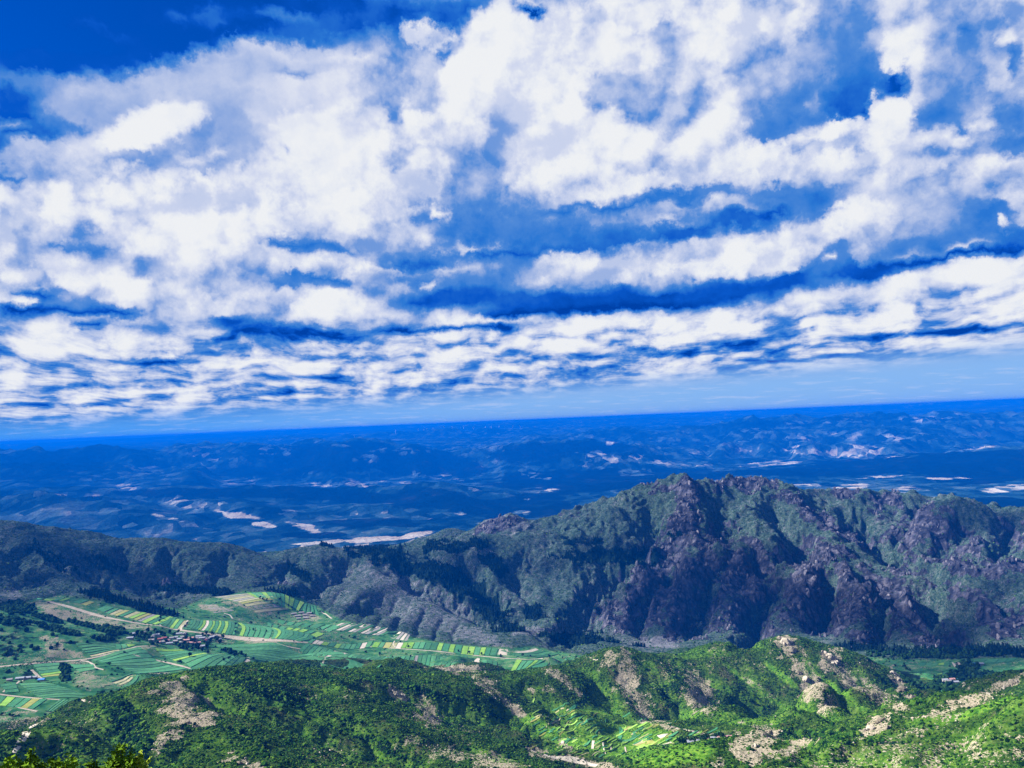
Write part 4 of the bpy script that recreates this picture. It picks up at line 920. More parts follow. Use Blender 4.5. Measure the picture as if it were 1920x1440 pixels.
def put(name, me, parent=None, kind=None, label=None, cat=None, group=None, loc=None):
    o = bpy.data.objects.new(name, me)
    C.objects.link(o)
    if parent: o.parent = parent
    if kind: o['kind'] = kind
    if label: o['label'] = label
    if cat: o['category'] = cat
    if group: o['group'] = group
    if loc is not None: o.location = loc
    return o


def build_land():
    idx = np.arange(ND * NA).reshape(ND, NA)
    F = np.stack([idx[:-1, :-1], idx[:-1, 1:], idx[1:, 1:], idx[1:, :-1]], -1)
    D = DG[:-1, :-1]; r = GR[:-1, :-1]; fm = farm[:-1, :-1]
    V = np.stack([GX.ravel(), GY.ravel(), GZ.ravel()], 1)
    c1 = COV1.reshape(-1, 4); c2 = COV2.reshape(-1, 4); c3 = COV3.reshape(-1, 4)
    reg = np.where(D < 1330, 0, 1)
    reg = np.where((D >= 1330) & (D < 1600) & (r > 8), 0, reg)
    reg = np.where((D > 1640) & (MIDK[:-1, :-1] > .5) & (D < 4300), 2, reg)
    reg = np.where((D >= 2400) & (D < 4300), 2, reg)
    reg = np.where(D >= 4300, 3, reg)
    reg = np.where((D >= 4300) & (D < 19000) & (r > 25), 4, reg)
    reg = np.where(D >= 19000, 5, reg)
    names = ['foreground_hills', 'valley_ground', 'rocky_mountains', 'distant_plain', 'distant_hills', 'horizon_hills']
    labs = ['steep green shrub covered hills with bare stony patches in the foreground', 'green farmland valley floor between the foreground hills and the mountains',
            'rocky scrub covered mountains and lower grey green spurs behind the valley', 'wide pale and dark plain far beyond the mountains', 'blue hills, part wooded, part coloured with cloud shade, rising from the far plain', 'low blue ranges along the horizon']
    cats = ['hills', 'ground', 'mountains', 'plain', 'hills', 'hills']
    for k, nm in enumerate(names):
        f = F[reg == k].reshape(-1, 4)
        u, inv = np.unique(f, return_inverse=True)
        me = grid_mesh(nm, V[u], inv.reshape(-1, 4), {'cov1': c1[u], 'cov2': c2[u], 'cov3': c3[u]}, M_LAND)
        put(nm, me, kind='structure', label=labs[k], cat=cats[k])
    # the country behind the eye, coarse
    az = np.concatenate([[AZF], az_b, [2 * np.pi - AZF]])
    d = np.array([40, 80, 160, 320, 700, 1500, 3000, 6000, 12000, 24000, 45000.])
    A, Dm = np.meshgrid(az, d)
    edge = np.interp(np.log(d), ldd, GZ[:, -1]); edge2 = np.interp(np.log(d), ldd, GZ[:, 0])
    t = (A - AZF) / (2 * np.pi - 2 * AZF)
    back = -2.2 - .3 * np.minimum(Dm, 1500) - 400 * (1 - np.exp(-Dm / 6000)) + fbm(np.sin(A) * Dm / 900, np.cos(A) * Dm / 900, 3) * np.minimum(Dm * .06, 90)
    wgt = np.minimum(np.minimum(t, 1 - t) * 8, 1)
    Z = (edge[:, None] * (1 - t) + edge2[:, None] * t) * (1 - wgt) + back * wgt
    Z = np.concatenate([Z], 0)
    X = np.sin(A) * Dm; Y = np.cos(A) * Dm
    n = len(az)
    idx = np.arange(len(d) * n).reshape(len(d), n)
    F = np.stack([idx[:-1, :-1], idx[:-1, 1:], idx[1:, 1:], idx[1:, :-1]], -1).reshape(-1, 4)
    VV = np.stack([X.ravel(), Y.ravel(), Z.ravel()], 1)
    # summit ground under the eye
    ring = [(math.sin(a) * 40, math.cos(a) * 40) for a in list(az_f[::40]) + list(az)]
    ang = np.array(list(az_f[::40]) + list(az[1:-1])); o_ = np.argsort(ang)
    ang = ang[o_]
    rz = np.where(ang <= AZF, np.interp(ang, az_f, GZ[0]), np.interp(ang, az, Z[0]))
    base = len(VV)
    VV = np.vstack([VV, [[0, 0, -1.7]], np.stack([np.sin(ang) * 40.0, np.cos(ang) * 40.0, rz], 1)])
    tri = [[base, base + 1 + i, base + 1 + (i + 1) % len(ang), base + 1 + (i + 1) % len(ang)] for i in range(len(ang))]
    me = bpy.data.meshes.new('summit_ground')
    me.from_pydata([tuple(v) for v in VV], [], [tuple(f) for f in F] + [tuple(t[:3]) for t in tri])
    me.update(); me.shade_smooth(); me.materials.append(M_LAND)
    put('summit_ground', me, kind='structure', label='scrubby mountain top ground around and behind the viewpoint', cat='ground')


build_land()

# ------------------------------------------------------------------ the air
def build_haze():
    m = bpy.data.materials.new('haze'); m.use_nodes = True
    m.node_tree.nodes.clear()
    T = NT(m.node_tree)
    pv = T.n('ShaderNodeVolumePrincipled')
    pv.inputs['Color'].default_value = HAZE_COL
    pv.inputs['Density'].default_value = HAZE_DENS
    pv.inputs['Anisotropy'].default_value = 0.0
    out = T.n('ShaderNodeOutputMaterial')
    m.node_tree.links.new(pv.outputs[0], out.inputs['Volume'])
    zt = 30.0; zb = float(GZ.min()) - 30
    R_ = 47000.0
    v = [(x, y, z) for z in (zb, zt) for x, y in ((-R_, -R_), (R_, -R_), (R_, R_), (-R_, R_))]
    f = [(3, 2, 1, 0), (4, 5, 6, 7), (0, 1, 5, 4), (1, 2, 6, 5), (2, 3, 7, 6), (3, 0, 4, 7)]
    me = bpy.data.meshes.new('haze'); me.from_pydata(v, [], f); me.update(); me.materials.append(m)
    put('haze', me, kind='stuff', label='blue haze filling the air between the viewpoint and the horizon', cat='haze')


HAZE_DENS = 0.5 / 7500
HAZE_COL = (.0, .110, .56, 1)
build_haze()


# ------------------------------------------------------------------ unseen clouds added above the frame to shade the land
def overhead_clouds():
    m = bpy.data.materials.new('cloud'); m.use_nodes = True
    m.node_tree.nodes.clear()
    T = NT(m.node_tree)
    vs = T.n('ShaderNodeVolumeScatter', i={'Color': (1, 1, 1, 1), 'Density': .006, 'Anisotropy': .3})
    out = T.n('ShaderNodeOutputMaterial'); m.node_tree.links.new(vs.outputs[0], out.inputs['Volume'])
    rs = np.random.RandomState(5)
    # shaded stretches of land: pixel x, pixel y, half length along x, half depth (metres)
    spots = [(1200, 1110, 150, 90), (1340, 1090, 200, 120), (1480, 1130, 200, 110), (1680, 1180, 200, 90), (1420, 1185, 220, 70), (1230, 1170, 120, 60), (1390, 1030, 90, 60),
             (1800, 1180, 220, 130), (1750, 1250, 240, 110), (1900, 1260, 200, 120), (1870, 1110, 90, 70), (1290, 1000, 90, 70),
             (180, 1055, 110, 60), (110, 1035, 90, 60), (275, 1085, 100, 50), (20, 1075, 120, 60), (30, 1130, 130, 50),
             (1010, 1060, 90, 50), (860, 1060, 80, 40), (1810, 968, 110, 90), (1160, 1040, 120, 60)]
    P = hit([q[0] for q in spots], [q[1] for q in spots], 900, 5200)
    bm_v = None
    for k, ((px, py, a, b), p) in enumerate(zip(spots, P)):
        zc = 2300 + rs.uniform(-80, 80)
        t = (zc - p[2]) / sdir.z
        c = p + np.array(sdir) * t
        bm = bmesh.new(); bmesh.ops.create_icosphere(bm, subdivisions=4, radius=1)
        co = np.array([v.co[:] for v in bm.verts])
        n = fbm(co[:, 0] * 1.7 + k * 9, co[:, 1] * 1.7 + co[:, 2], 4, .6, 90)
        r = 1 + n * .55
        hh = 110 + rs.uniform(-20, 30)
        for v, rr in zip(bm.verts, r):
            q = v.co * float(rr)
            v.co = Vector((q.x * a, q.y * b, q.z * hh if q.z > 0 else q.z * hh * .45))
        me = bpy.data.meshes.new('shade_cloud'); bm.to_mesh(me); bm.free(); me.materials.append(m); me.shade_smooth()
        put('shade_cloud', me, kind='structure', loc=c, label='unseen white cloud added high above the frame to shade the land', cat='cloud')


overhead_clouds()

# ------------------------------------------------------------------ farmland
def crop_mat(name, stops, sc=.12):
    m, T, b = new_mat(name, .9, .1)
    g = T.n('ShaderNodeNewGeometry'); oi = T.n('ShaderNodeObjectInfo')
    n = T.m('ADD', T.m('MULTIPLY', T.noise(g.outputs['Position'], sc, 5, .65), .7), T.m('MULTIPLY', oi.outputs['Random'], .3))
    T.set(b.inputs['Base Color'], alb(T, T.ramp(n, stops)))
    bp = T.n('ShaderNodeBump', i={'Strength': .6, 'Distance': 1.0, 'Height': T.m('MULTIPLY', T.noise(g.outputs['Position'], .7, 4, .7), .8)})
    T.set(b.inputs['Normal'], bp.outputs[0])
    return m


CM = {
 'teal': crop_mat('maize_leaves', [(.25, (.020, .095, .040)), (.5, (.044, .170, .066)), (.75, (.09, .26, .105))]),
 'green': crop_mat('crop_leaves', [(.25, (.022, .12, .05)), (.5, (.046, .20, .08)), (.75, (.09, .28, .12))]),
 'lime': crop_mat('young_crop', [(.25, (.10, .24, .03)), (.5, (.19, .37, .05)), (.75, (.30, .48, .10))]),
 'yellow': crop_mat('ripening_crop', [(.25, (.13, .16, .03)), (.5, (.24, .26, .06)), (.75, (.34, .33, .12))]),
 'tan': crop_mat('stubble', [(.25, (.20, .22, .09)), (.5, (.32, .31, .16)), (.75, (.44, .40, .25))]),
 'pale': crop_mat('bare_soil', [(.25, (.36, .31, .25)), (.5, (.50, .44, .36)), (.75, (.60, .54, .46))]),
 'grey': crop_mat('harvested_earth', [(.25, (.11, .12, .10)), (.5, (.22, .21, .19)), (.75, (.36, .34, .32))]),
 'road': crop_mat('dirt_road', [(.25, (.26, .22, .17)), (.5, (.40, .35, .28)), (.75, (.52, .46, .38))]),
 'asphalt': crop_mat('asphalt', [(.3, (.045, .048, .055)), (.7, (.10, .105, .12))]),
}
VG = bpy.data.objects['valley_ground']; FG = bpy.data.objects['foreground_hills']
fr = random.Random(4)
COUNT = {}


def strip_mesh(name, quad, nl, nw, h, mat, bow=0.0):
    """a plot draped on the ground: quad = world corners (a0, a1, b1, b0), long way a0->a1"""
    a0, a1, b1, b0 = quad
    V = []; n = nl + 1
    L = np.hypot(*(a1 - a0)[:2]); dirv = (b0 - a0)[:2]; dl = np.hypot(*dirv) + 1e-6
    for ring, (e, hh) in enumerate(((0, -1.0), (0, h), (1, h), (1, -1.0))):
        for i in range(n):
            u = i / nl
            pa = a0 * (1 - u) + a1 * u; pb = b0 * (1 - u) + b1 * u
            p = pa if e == 0 else pb
            s_ = bow * math.sin(u * math.pi) * L
            q = p[:2] + (b0 - a0)[:2] / dl * s_
            V.append((q[0], q[1], float(ground(q[0], q[1])) + hh))
    Fc = []
    for r_ in range(3):
        for i in range(nl): Fc.append((r_ * n + i, r_ * n + i + 1, (r_ + 1) * n + i + 1, (r_ + 1) * n + i))
    for i in (0, nl): Fc.append((i, n + i, 2 * n + i, 3 * n + i))
    me = bpy.data.meshes.new(name); me.from_pydata(V, [], Fc); me.update(); me.materials.append(mat)
    return me


PLOT = np.zeros(GX.shape, bool)


def mark(quad, grow=1.0):
    q = np.array([p[:2] for p in quad]); D_ = np.hypot(q[:, 0], q[:, 1]); az_ = np.arctan2(q[:, 0], q[:, 1])
    i0, i1 = np.searchsorted(dd, D_.min() - 4), np.searchsorted(dd, D_.max() + 4); j0, j1 = np.searchsorted(az_f, az_.min() - .003), np.searchsorted(az_f, az_.max() + .003)
    X = GX[i0:i1, j0:j1]; Y = GY[i0:i1, j0:j1]; ins = np.ones(X.shape, bool); c = q.mean(0)
    for k in range(4):
        e0 = q[k]; e1 = q[(k + 1) % 4]; n = np.array([e1[1] - e0[1], e0[0] - e1[0]]); n = n / (np.hypot(*n) + 1e-9)
        if np.dot(c - e0, n) > 0: n = -n
        ins &= ((X - e0[0]) * n[0] + (Y - e0[1]) * n[1]) < grow
    PLOT[i0:i1, j0:j1] |= ins


def block(a, b, c, d, n, cols, parent=None, gap=.16, h=.9, nl=6, bow=0.0, jit=.25, d0=1250, d1=2350, name='field_strip', skip=0.0):
    """plots between the edges a->b and c->d (pixels); n plots are laid side by side from a-c ... to b-d; the long way runs a->c"""
    W = hit([a[0], b[0], c[0], d[0]], [a[1], b[1], c[1], d[1]], d0, d1)
    A, B, Cc, D = W
    if name == 'terrace_plot' and (np.hypot(*(A - Cc)[:2]) > 60 or np.hypot(*(A - B)[:2]) > 22): return
    t = [0.0]
    for k in range(n): t.append(t[-1] + 1 + fr.uniform(-jit, jit))
    t = [q / t[-1] for q in t]
    for k in range(n):
        if fr.random() < skip: continue
        w = t[k + 1] - t[k]; t0 = t[k] + w * gap * .5; t1 = t[k + 1] - w * gap * .5
        e0 = fr.uniform(0, .05); e1 = 1 - fr.uniform(0, .05)
        p0 = A * (1 - t0) + B * t0; q0 = Cc * (1 - t0) + D * t0
        p1 = A * (1 - t1) + B * t1; q1 = Cc * (1 - t1) + D * t1
        quad = (p0 * (1 - e0) + q0 * e0, p0 * (1 - e1) + q0 * e1, p1 * (1 - e1) + q1 * e1, p1 * (1 - e0) + q1 * e0)
        mark(quad, 1.2)
        c_ = cols[k % len(cols)] if isinstance(cols, list) else fr.choice(cols.split())
        hh = {'pale': .12, 'tan': .3, 'grey': .15, 'yellow': .6}.get(c_, h)
        put(name, strip_mesh(name, quad, nl, 1, hh * fr.uniform(.8, 1.2), CM[c_], bow), parent or VG)


G1 = 'teal teal green teal'
# dark green terraces below the road (bowed)
block((168, 1239), (262, 1264), (262, 1213), (352, 1255), 9, 'teal teal green', bow=-.02, gap=.16)
block((338, 1238), (448, 1262), (402, 1226), (494, 1241), 11, ['teal', 'green', 'teal', 'teal', 'green', 'teal', 'teal', 'pale', 'teal', 'teal', 'teal'], gap=.17)
block((482, 1264), (562, 1274), (522, 1246), (592, 1262), 7, 'teal green teal', gap=.2)
block((392, 1205), (468, 1235), (512, 1205), (612, 1234), 12, 'teal green teal teal', gap=.14, nl=10)
block((545, 1228), (640, 1258), (640, 1223), (765, 1238), 12, 'teal teal green', gap=.16, nl=8)
block((640, 1257), (700, 1262), (765, 1239), (800, 1247), 5, 'teal green', gap=.14)
block((455, 1247), (475, 1256), (492, 1243), (508, 1249), 2, ['lime', 'pale'], gap=.1)
block((460, 1232), (480, 1238), (483, 1232), (500, 1237), 1, 'pale')
# long row of cross plots
block((575, 1207), (876, 1230), (561, 1219), (870, 1245), 36, ['green', 'teal', 'green', 'teal', 'teal', 'green', 'pale', 'pale', 'pale', 'teal', 'green', 'teal', 'teal', 'teal', 'green', 'teal', 'teal', 'green', 'teal', 'teal', 'teal', 'green', 'teal', 'teal', 'grey', 'teal', 'teal', 'green', 'teal', 'teal', 'teal', 'teal', 'teal', 'teal', 'green', 'teal'], gap=.14, nl=3)
block((876, 1231), (900, 1234), (876, 1245), (903, 1246), 2, ['pale', 'pale'], gap=.08, nl=3)
block((903, 1235), (932, 1238), (905, 1247), (934, 1250), 3, ['green', 'teal', 'teal'], gap=.1, nl=3)
block((585, 1198), (700, 1202), (577, 1206), (694, 1213), 12, ['green', 'pale', 'pale', 'lime', 'green', 'lime', 'teal', 'green', 'teal', 'green', 'pale', 'teal'], gap=.14, nl=3)
block((702, 1204), (880, 1212), (696, 1214), (876, 1228), 16, ['lime', 'teal', 'yellow', 'tan', 'pale', 'lime', 'lime', 'green', 'green', 'teal', 'teal', 'lime', 'green', 'lime', 'green', 'lime'], gap=.12, nl=3)
block((880, 1213), (935, 1216), (876, 1228), (930, 1230), 5, ['lime', 'green', 'lime', 'green', 'teal'], gap=.1, nl=3)
block((935, 1217), (954, 1218), (932, 1227), (952, 1229), 1, 'pale', nl=3)
block((963, 1222), (964, 1226), (1005, 1215), (1012, 1218), 1, 'pale', nl=4)
block((958, 1226), (965, 1233), (1010, 1219), (1050, 1226), 3, 'teal', nl=4)
block((934, 1251), (985, 1253), (968, 1237), (1020, 1239), 5, 'lime green green', gap=.2, nl=4)
block((990, 1252), (1040, 1249), (1022, 1238), (1060, 1239), 3, 'green', gap=.15, nl=4)
block((1060, 1233), (1060, 1237), (1130, 1235), (1130, 1238), 1, 'green', nl=4)
# bright strips beyond the pale stream bed
block((318, 1158), (352, 1164), (303, 1174), (338, 1180), 5, ['teal', 'teal', 'lime', 'green', 'tan'], gap=.16, nl=4)
block((358, 1163), (444, 1166), (345, 1181), (440, 1192), 15, ['green', 'teal', 'teal', 'green', 'lime', 'pale', 'green', 'lime', 'green', 'lime', 'green', 'lime', 'green', 'teal', 'green'], gap=.14, nl=5, bow=.04)
block((446, 1168), (500, 1174), (448, 1192), (505, 1199), 6, 'green lime green', gap=.2, nl=5, bow=.06)
block((500, 1175), (590, 1195), (508, 1199), (560, 1204), 9, 'lime green teal green', gap=.17, nl=5, bow=.1)
block((500, 1166), (610, 1190), (500, 1174), (596, 1196), 8, 'lime lime yellow green', gap=.3, nl=3)
block((520, 1160), (640, 1174), (518, 1167), (620, 1186), 7, 'green grey teal', gap=.3, nl=3)
# hedged strips on the left fan
block((110, 1122), (215, 1141), (96, 1126), (196, 1149), 7, 'green yellow tan lime', gap=.23, nl=4, skip=.1)
block((215, 1141), (335, 1158), (196, 1150), (300, 1172), 12, ['green', 'tan', 'yellow', 'green', 'tan', 'lime', 'yellow', 'grey', 'lime', 'green', 'lime', 'green'], gap=.19, nl=4)
block((68, 1120), (110, 1124), (64, 1124), (96, 1128), 2, 'green lime', gap=.3, nl=3)
# tan terraces at the valley head
block((398, 1120), (478, 1150), (468, 1112), (546, 1142), 11, ['grey', 'tan', 'grey', 'tan', 'tan', 'grey', 'tan', 'yellow', 'tan', 'grey', 'tan'], gap=.3, nl=6)
block((382, 1133), (400, 1150), (430, 1141), (440, 1145), 2, 'pale grey', gap=.1, nl=4)
block((462, 1112), (572, 1130), (486, 1128), (560, 1146), 12, 'green teal green lime', gap=.16, nl=3)
block((572, 1130), (592, 1136), (566, 1144), (600, 1154), 4, 'green teal', gap=.3, nl=3)
# narrow pale and dark strips under the stony spur
block((640, 1168), (748, 1184), (606, 1181), (718, 1192), 15, ['pale', 'grey', 'teal'], gap=.24, nl=3)
block((748, 1184), (770, 1190), (730, 1196), (764, 1202), 4, ['pale', 'grey'], gap=.3, nl=3)
# bottom left fields
block((112, 1312), (170, 1318), (84, 1334), (126, 1338), 9, 'teal green', gap=.3, nl=5)
block((34, 1282), (80, 1311), (88, 1281), (172, 1311), 8, 'teal green teal', gap=.17, nl=8)
block((0, 1304), (90, 1311), (-14, 1322), (62, 1331), 6, 'yellow lime green yellow', gap=.12, nl=4)
block((0, 1284), (12, 1300), (30, 1280), (36, 1298), 3, 'green teal', gap=.15, nl=3)
block((62, 1247), (82, 1270), (112, 1243), (116, 1267), 5, ['green', 'teal', 'green', 'lime', 'yellow'], gap=.14, nl=4)
block((130, 1245), (150, 1262), (175, 1246), (180, 1256), 2, 'green teal', gap=.2, nl=3)
block((140, 1206), (172, 1232), (215, 1206), (225, 1220), 6, 'green teal tan', gap=.3, nl=5)
block((200, 1278), (240, 1290), (245, 1262), (262, 1268), 4, 'tan grey teal', gap=.4, nl=4)
block((120, 1180), (150, 1188), (150, 1183), (168, 1189), 2, 'lime yellow', gap=.2, nl=3)
block((290, 1215), (330, 1240), (340, 1218), (392, 1226), 6, 'green teal lime', gap=.19, nl=5)
block((216, 1208), (250, 1209), (218, 1219), (256, 1210), 3, 'green lime', gap=.2, nl=3)
# shaded fields in the right-hand valley
block((1668, 1240), (1782, 1238), (1690, 1268), (1752, 1278), 9, ['teal', 'green', 'teal', 'teal', 'green', 'teal', 'teal', 'lime', 'teal'], gap=.08, nl=4, d1=2200)
block((1783, 1242), (1800, 1242), (1788, 1251), (1806, 1250), 1, 'pale', nl=3, d1=2200)
block((1762, 1292), (1796, 1291), (1760, 1304), (1796, 1304), 2, 'teal green', gap=.04, nl=3, d1=2200)
block((1830, 1236), (1910, 1233), (1822, 1243), (1900, 1240), 4, 'teal green', gap=.06, nl=3, d1=2200)
block((1846, 1276), (1866, 1278), (1842, 1290), (1852, 1294), 2, 'green teal', gap=.1, nl=3, d1=2200)
# terraces in the bowl behind the bottom edge
kw = dict(parent=FG, d0=900, d1=1700)
block((1337, 1384), (1392, 1394), (1340, 1402), (1372, 1414), 8, ['green', 'teal', 'green', 'green', 'lime', 'teal', 'lime', 'green'], gap=.10, nl=4, **kw)
block((1316, 1384), (1336, 1386), (1314, 1398), (1332, 1401), 2, 'teal green', gap=.05, nl=3, **kw)
block((1292, 1394), (1300, 1399), (1316, 1384), (1318, 1396), 1, 'grey', nl=3, **kw)
block((1132, 1384), (1140, 1388), (1160, 1360), (1169, 1364), 1, 'green', nl=5, bow=.06, **kw)
block((1156, 1391), (1176, 1392), (1190, 1373), (1204, 1376), 3, ['teal', 'green', 'teal'], gap=.04, nl=5, **kw)
block((1184, 1397), (1206, 1405), (1216, 1379), (1242, 1386), 4, ['tan', 'yellow', 'lime', 'yellow'], gap=.14, nl=4, **kw)
block((1217, 1405), (1226, 1408), (1258, 1390), (1266, 1394), 2, ['pale', 'tan'], gap=.3, nl=4, **kw)
block((1180, 1362), (1186, 1366), (1198, 1352), (1203, 1355), 1, 'tan', nl=3, **kw)
block((1230, 1378), (1240, 1384), (1252, 1373), (1258, 1382), 1, 'pale', nl=3, **kw)
for k in range(270):
    px_ = fr.uniform(985, 1385); py_ = 1322 + (px_ - 1040) * .16 + fr.uniform(0, 92)
    if py_ > 1436: continue
    L_ = fr.uniform(9, 24); w_ = fr.uniform(1.3, 2.7)
    dx_, dy_ = L_ * .88, -L_ * .47
    block((px_, py_), (px_ + w_ * .6, py_ + w_), (px_ + dx_, py_ + dy_), (px_ + dx_ + w_ * .6, py_ + dy_ + w_), 1, 'lime lime green lime yellow green teal' if k % 7 else 'tan', gap=.1, nl=3, name='terrace_plot', **kw)
for a_, b_, c_, d_ in (((1129, 1392), (1132, 1392), (1133, 1412), (1136, 1414)), ((1143, 1395), (1146, 1395), (1145, 1408), (1148, 1409)), ((1170, 1399), (1173, 1399), (1177, 1412), (1180, 1414)), ((1110, 1388), (1115, 1388), (1108, 1404), (1113, 1404)), ((1180, 1418), (1186, 1419), (1174, 1432), (1180, 1433))):
    block(a_, b_, c_, d_, 1, 'pale', gap=.05, nl=3, name='terrace_plot', **kw)


# ------------------------------------------------------------------ tracks, roads, stream bed
def ribbon(name, pts, width, mat, label, cat, lift=.35, d0=1250, d1=2400, kind='structure'):
    P = np.array(pts, float); t = np.arange(len(P)); tt = np.linspace(0, len(P) - 1, (len(P) - 1) * 7 + 1)
    # smooth line through the pixels, then down to the ground
    px = np.interp(tt, t, P[:, 0]); py = np.interp(tt, t, P[:, 1])
    for _ in range(6):
        px[1:-1] = (px[:-2] + 2 * px[1:-1] + px[2:]) / 4; py[1:-1] = (py[:-2] + 2 * py[1:-1] + py[2:]) / 4
    W = hit(px, py, d0, d1)
    for _ in range(3): W[1:-1] = (W[:-2] + 2 * W[1:-1] + W[2:]) / 4
    dv = np.gradient(W[:, :2], axis=0); nn = np.stack([-dv[:, 1], dv[:, 0]], 1); nn /= np.linalg.norm(nn, axis=1)[:, None] + 1e-9
    wid = np.interp(tt, t, np.broadcast_to(width, len(P))) * (1 + .25 * perlin(tt * 1.3, tt * 0, 3))
    V = []; Fc = []
    for k in range(len(W)):
        for s_ in (-.5, -.17, .17, .5):
            q = W[k, :2] + nn[k] * wid[k] * s_
            V.append((q[0], q[1], float(ground(q[0], q[1])) + (lift if abs(s_) < .4 else lift * .6)))
    for k in range(len(W) - 1):
        for e in range(3): Fc.append((k * 4 + e, k * 4 + e + 1, k * 4 + 5 + e, k * 4 + 4 + e))
    me = bpy.data.meshes.new(name); me.from_pydata(V, [], Fc); me.update(); me.materials.append(mat)
    return put(name, me, kind=kind, label=label, cat=cat)


RD = CM['road']
ribbon('dirt_road', [(-30, 1254), (0, 1250), (40, 1246), (90, 1242), (130, 1239), (160, 1237), (190, 1230), (225, 1221), (262, 1211), (292, 1212)], 5, RD, 'pale dirt road running from the left edge past the bare knoll', 'road')
ribbon('dirt_road', [(150, 1239), (166, 1240), (175, 1246), (178, 1252), (195, 1256)], 4, RD, 'short pale track curving down beside the dark green terraces', 'road')
ribbon('dirt_road', [(228, 1223), (250, 1228), (280, 1236), (310, 1241), (345, 1250), (372, 1258)], 6, RD, 'stony track between two blocks of dark green terraces', 'road')
ribbon('stream_bed', [(90, 1128), (130, 1138), (190, 1156), (240, 1166), (300, 1174), (345, 1183), (400, 1190), (440, 1196), (480, 1199), (530, 1201), (578, 1205)], [10, 10, 9, 8, 9, 9, 12, 20, 26, 16, 5], CM['road'], 'wide pale dry stream bed crossing the valley above the village', 'stream bed')
ribbon('dirt_road', [(575, 1205), (640, 1209), (700, 1213), (790, 1219), (860, 1225), (900, 1230), (960, 1236), (1040, 1237), (1120, 1238)], 3.5, RD, 'thin pale road between the two rows of cross plots', 'road')
ribbon('dirt_road', [(352, 1163), (349, 1170), (340, 1175), (340, 1181)], 4, RD, 'curving pale track through the bright green strips', 'road')
ribbon('dirt_road', [(520, 1207), (545, 1214), (590, 1221), (611, 1227), (609, 1238), (602, 1248), (598, 1257)], 3.5, RD, 'winding track through the dark green fields right of the village', 'road')
ribbon('dirt_road', [(291, 1156), (295, 1165), (303, 1175)], 3.5, RD, 'short track beside the leftmost bright green strips', 'road')
ribbon('dirt_road', [(-20, 1299), (0, 1302), (50, 1308), (110, 1312), (168, 1317)], 3.5, RD, 'white track along the fields at the lower left', 'road', d0=1100)
ribbon('dirt_road', [(6, 1298), (14, 1289), (28, 1284), (40, 1276), (52, 1274)], 3, RD, 'small track curving up to the lone farm', 'road', d0=1100)
ribbon('dirt_road', [(59, 1256), (68, 1264), (74, 1271), (82, 1273)], 5, RD, 'short pale track behind the lone farm', 'road', d0=1100)
ribbon('dirt_road', [(-5, 1312), (20, 1320), (40, 1328), (70, 1334)], 4, RD, 'faint yellowish track at the lower left edge', 'road', d0=1100)
ribbon('dirt_road', [(600, 1146), (612, 1152), (622, 1160)], 4, RD, 'pale track at the foot of the stony spur', 'road')
ribbon('dirt_road', [(420, 1150), (432, 1153), (436, 1160)], 3.5, RD, 'little pale track below the tan terraces', 'road')
ribbon('dirt_road', [(740, 1202), (736, 1208), (742, 1214)], 3, RD, 'tiny pale path across the upper row of plots', 'road')
ribbon('dirt_road', [(1776, 1314), (1788, 1310), (1796, 1303)], 5, CM['pale'], 'white track climbing out of the shaded valley', 'road')
ribbon('dirt_road', [(1808, 1296), (1810, 1290), (1806, 1284), (1802, 1268), (1800, 1258)], 4, CM['pale'], 'white track between the dark trees of the shaded valley', 'road')
ribbon('paved_road', [(1856, 1298), (1862, 1288), (1868, 1278), (1880, 1266)], 7, CM['asphalt'], 'grey paved road in the shaded valley at right', 'road')
ribbon('hill_path', [(26, 1412), (36, 1394), (46, 1380), (56, 1366), (68, 1357)], [3, 4, 6, 8, 5], CM['pale'], 'white worn path climbing the near slope at the lower left', 'path', d0=430, d1=1200)
ribbon('hill_path', [(1258, 1362), (1290, 1370), (1330, 1378), (1395, 1390)], [6, 4, 7, 4], RD, 'broken pale track above the terraces in the bowl', 'path', d0=900, d1=1700)
ribbon('hill_path', [(1000, 1408), (1030, 1420), (1075, 1424), (1120, 1436)], [5, 4, 7, 5], CM['pale'], 'pale eroded bank along the lower edge of the terraces', 'path', d0=700, d1=1700)


# ------------------------------------------------------------------ foliage and stones
rs = np.random.RandomState(11)


def leaf_mat(name, stops, tr=.25, rough=.7, nscale=.6):
    m, T, b = new_mat(name, rough, .0)
    oi = T.n('ShaderNodeObjectInfo'); g = T.n('ShaderNodeNewGeometry')
    f = T.m('ADD', T.m('MULTIPLY', oi.outputs['Random'], .62), T.m('MULTIPLY', T.noise(g.outputs['Position'], nscale, 3, .6), .38))
    col = T.ramp(f, stops)
    T.set(b.inputs['Base Color'], alb(T, col))
    return m


M_SHRUB = leaf_mat('shrub_leaves', [(.2, (.003, .014, .003)), (.45, (.013, .050, .008)), (.65, (.034, .098, .012)), (.82, (.095, .180, .020)), (.92, (.13, .16, .045))])
M_PINE = leaf_mat('pine_needles', [(.2, (.002, .008, .007)), (.8, (.009, .024, .016))])
M_TREE = leaf_mat('tree_leaves', [(.2, (.005, .020, .007)), (.55, (.013, .042, .013)), (.85, (.030, .075, .020))])
M_BARK = new_mat('bark', .9)[0]; M_BARK.node_tree.nodes['Principled BSDF'].inputs['Base Color'].default_value = (.07, .05, .035, 1)


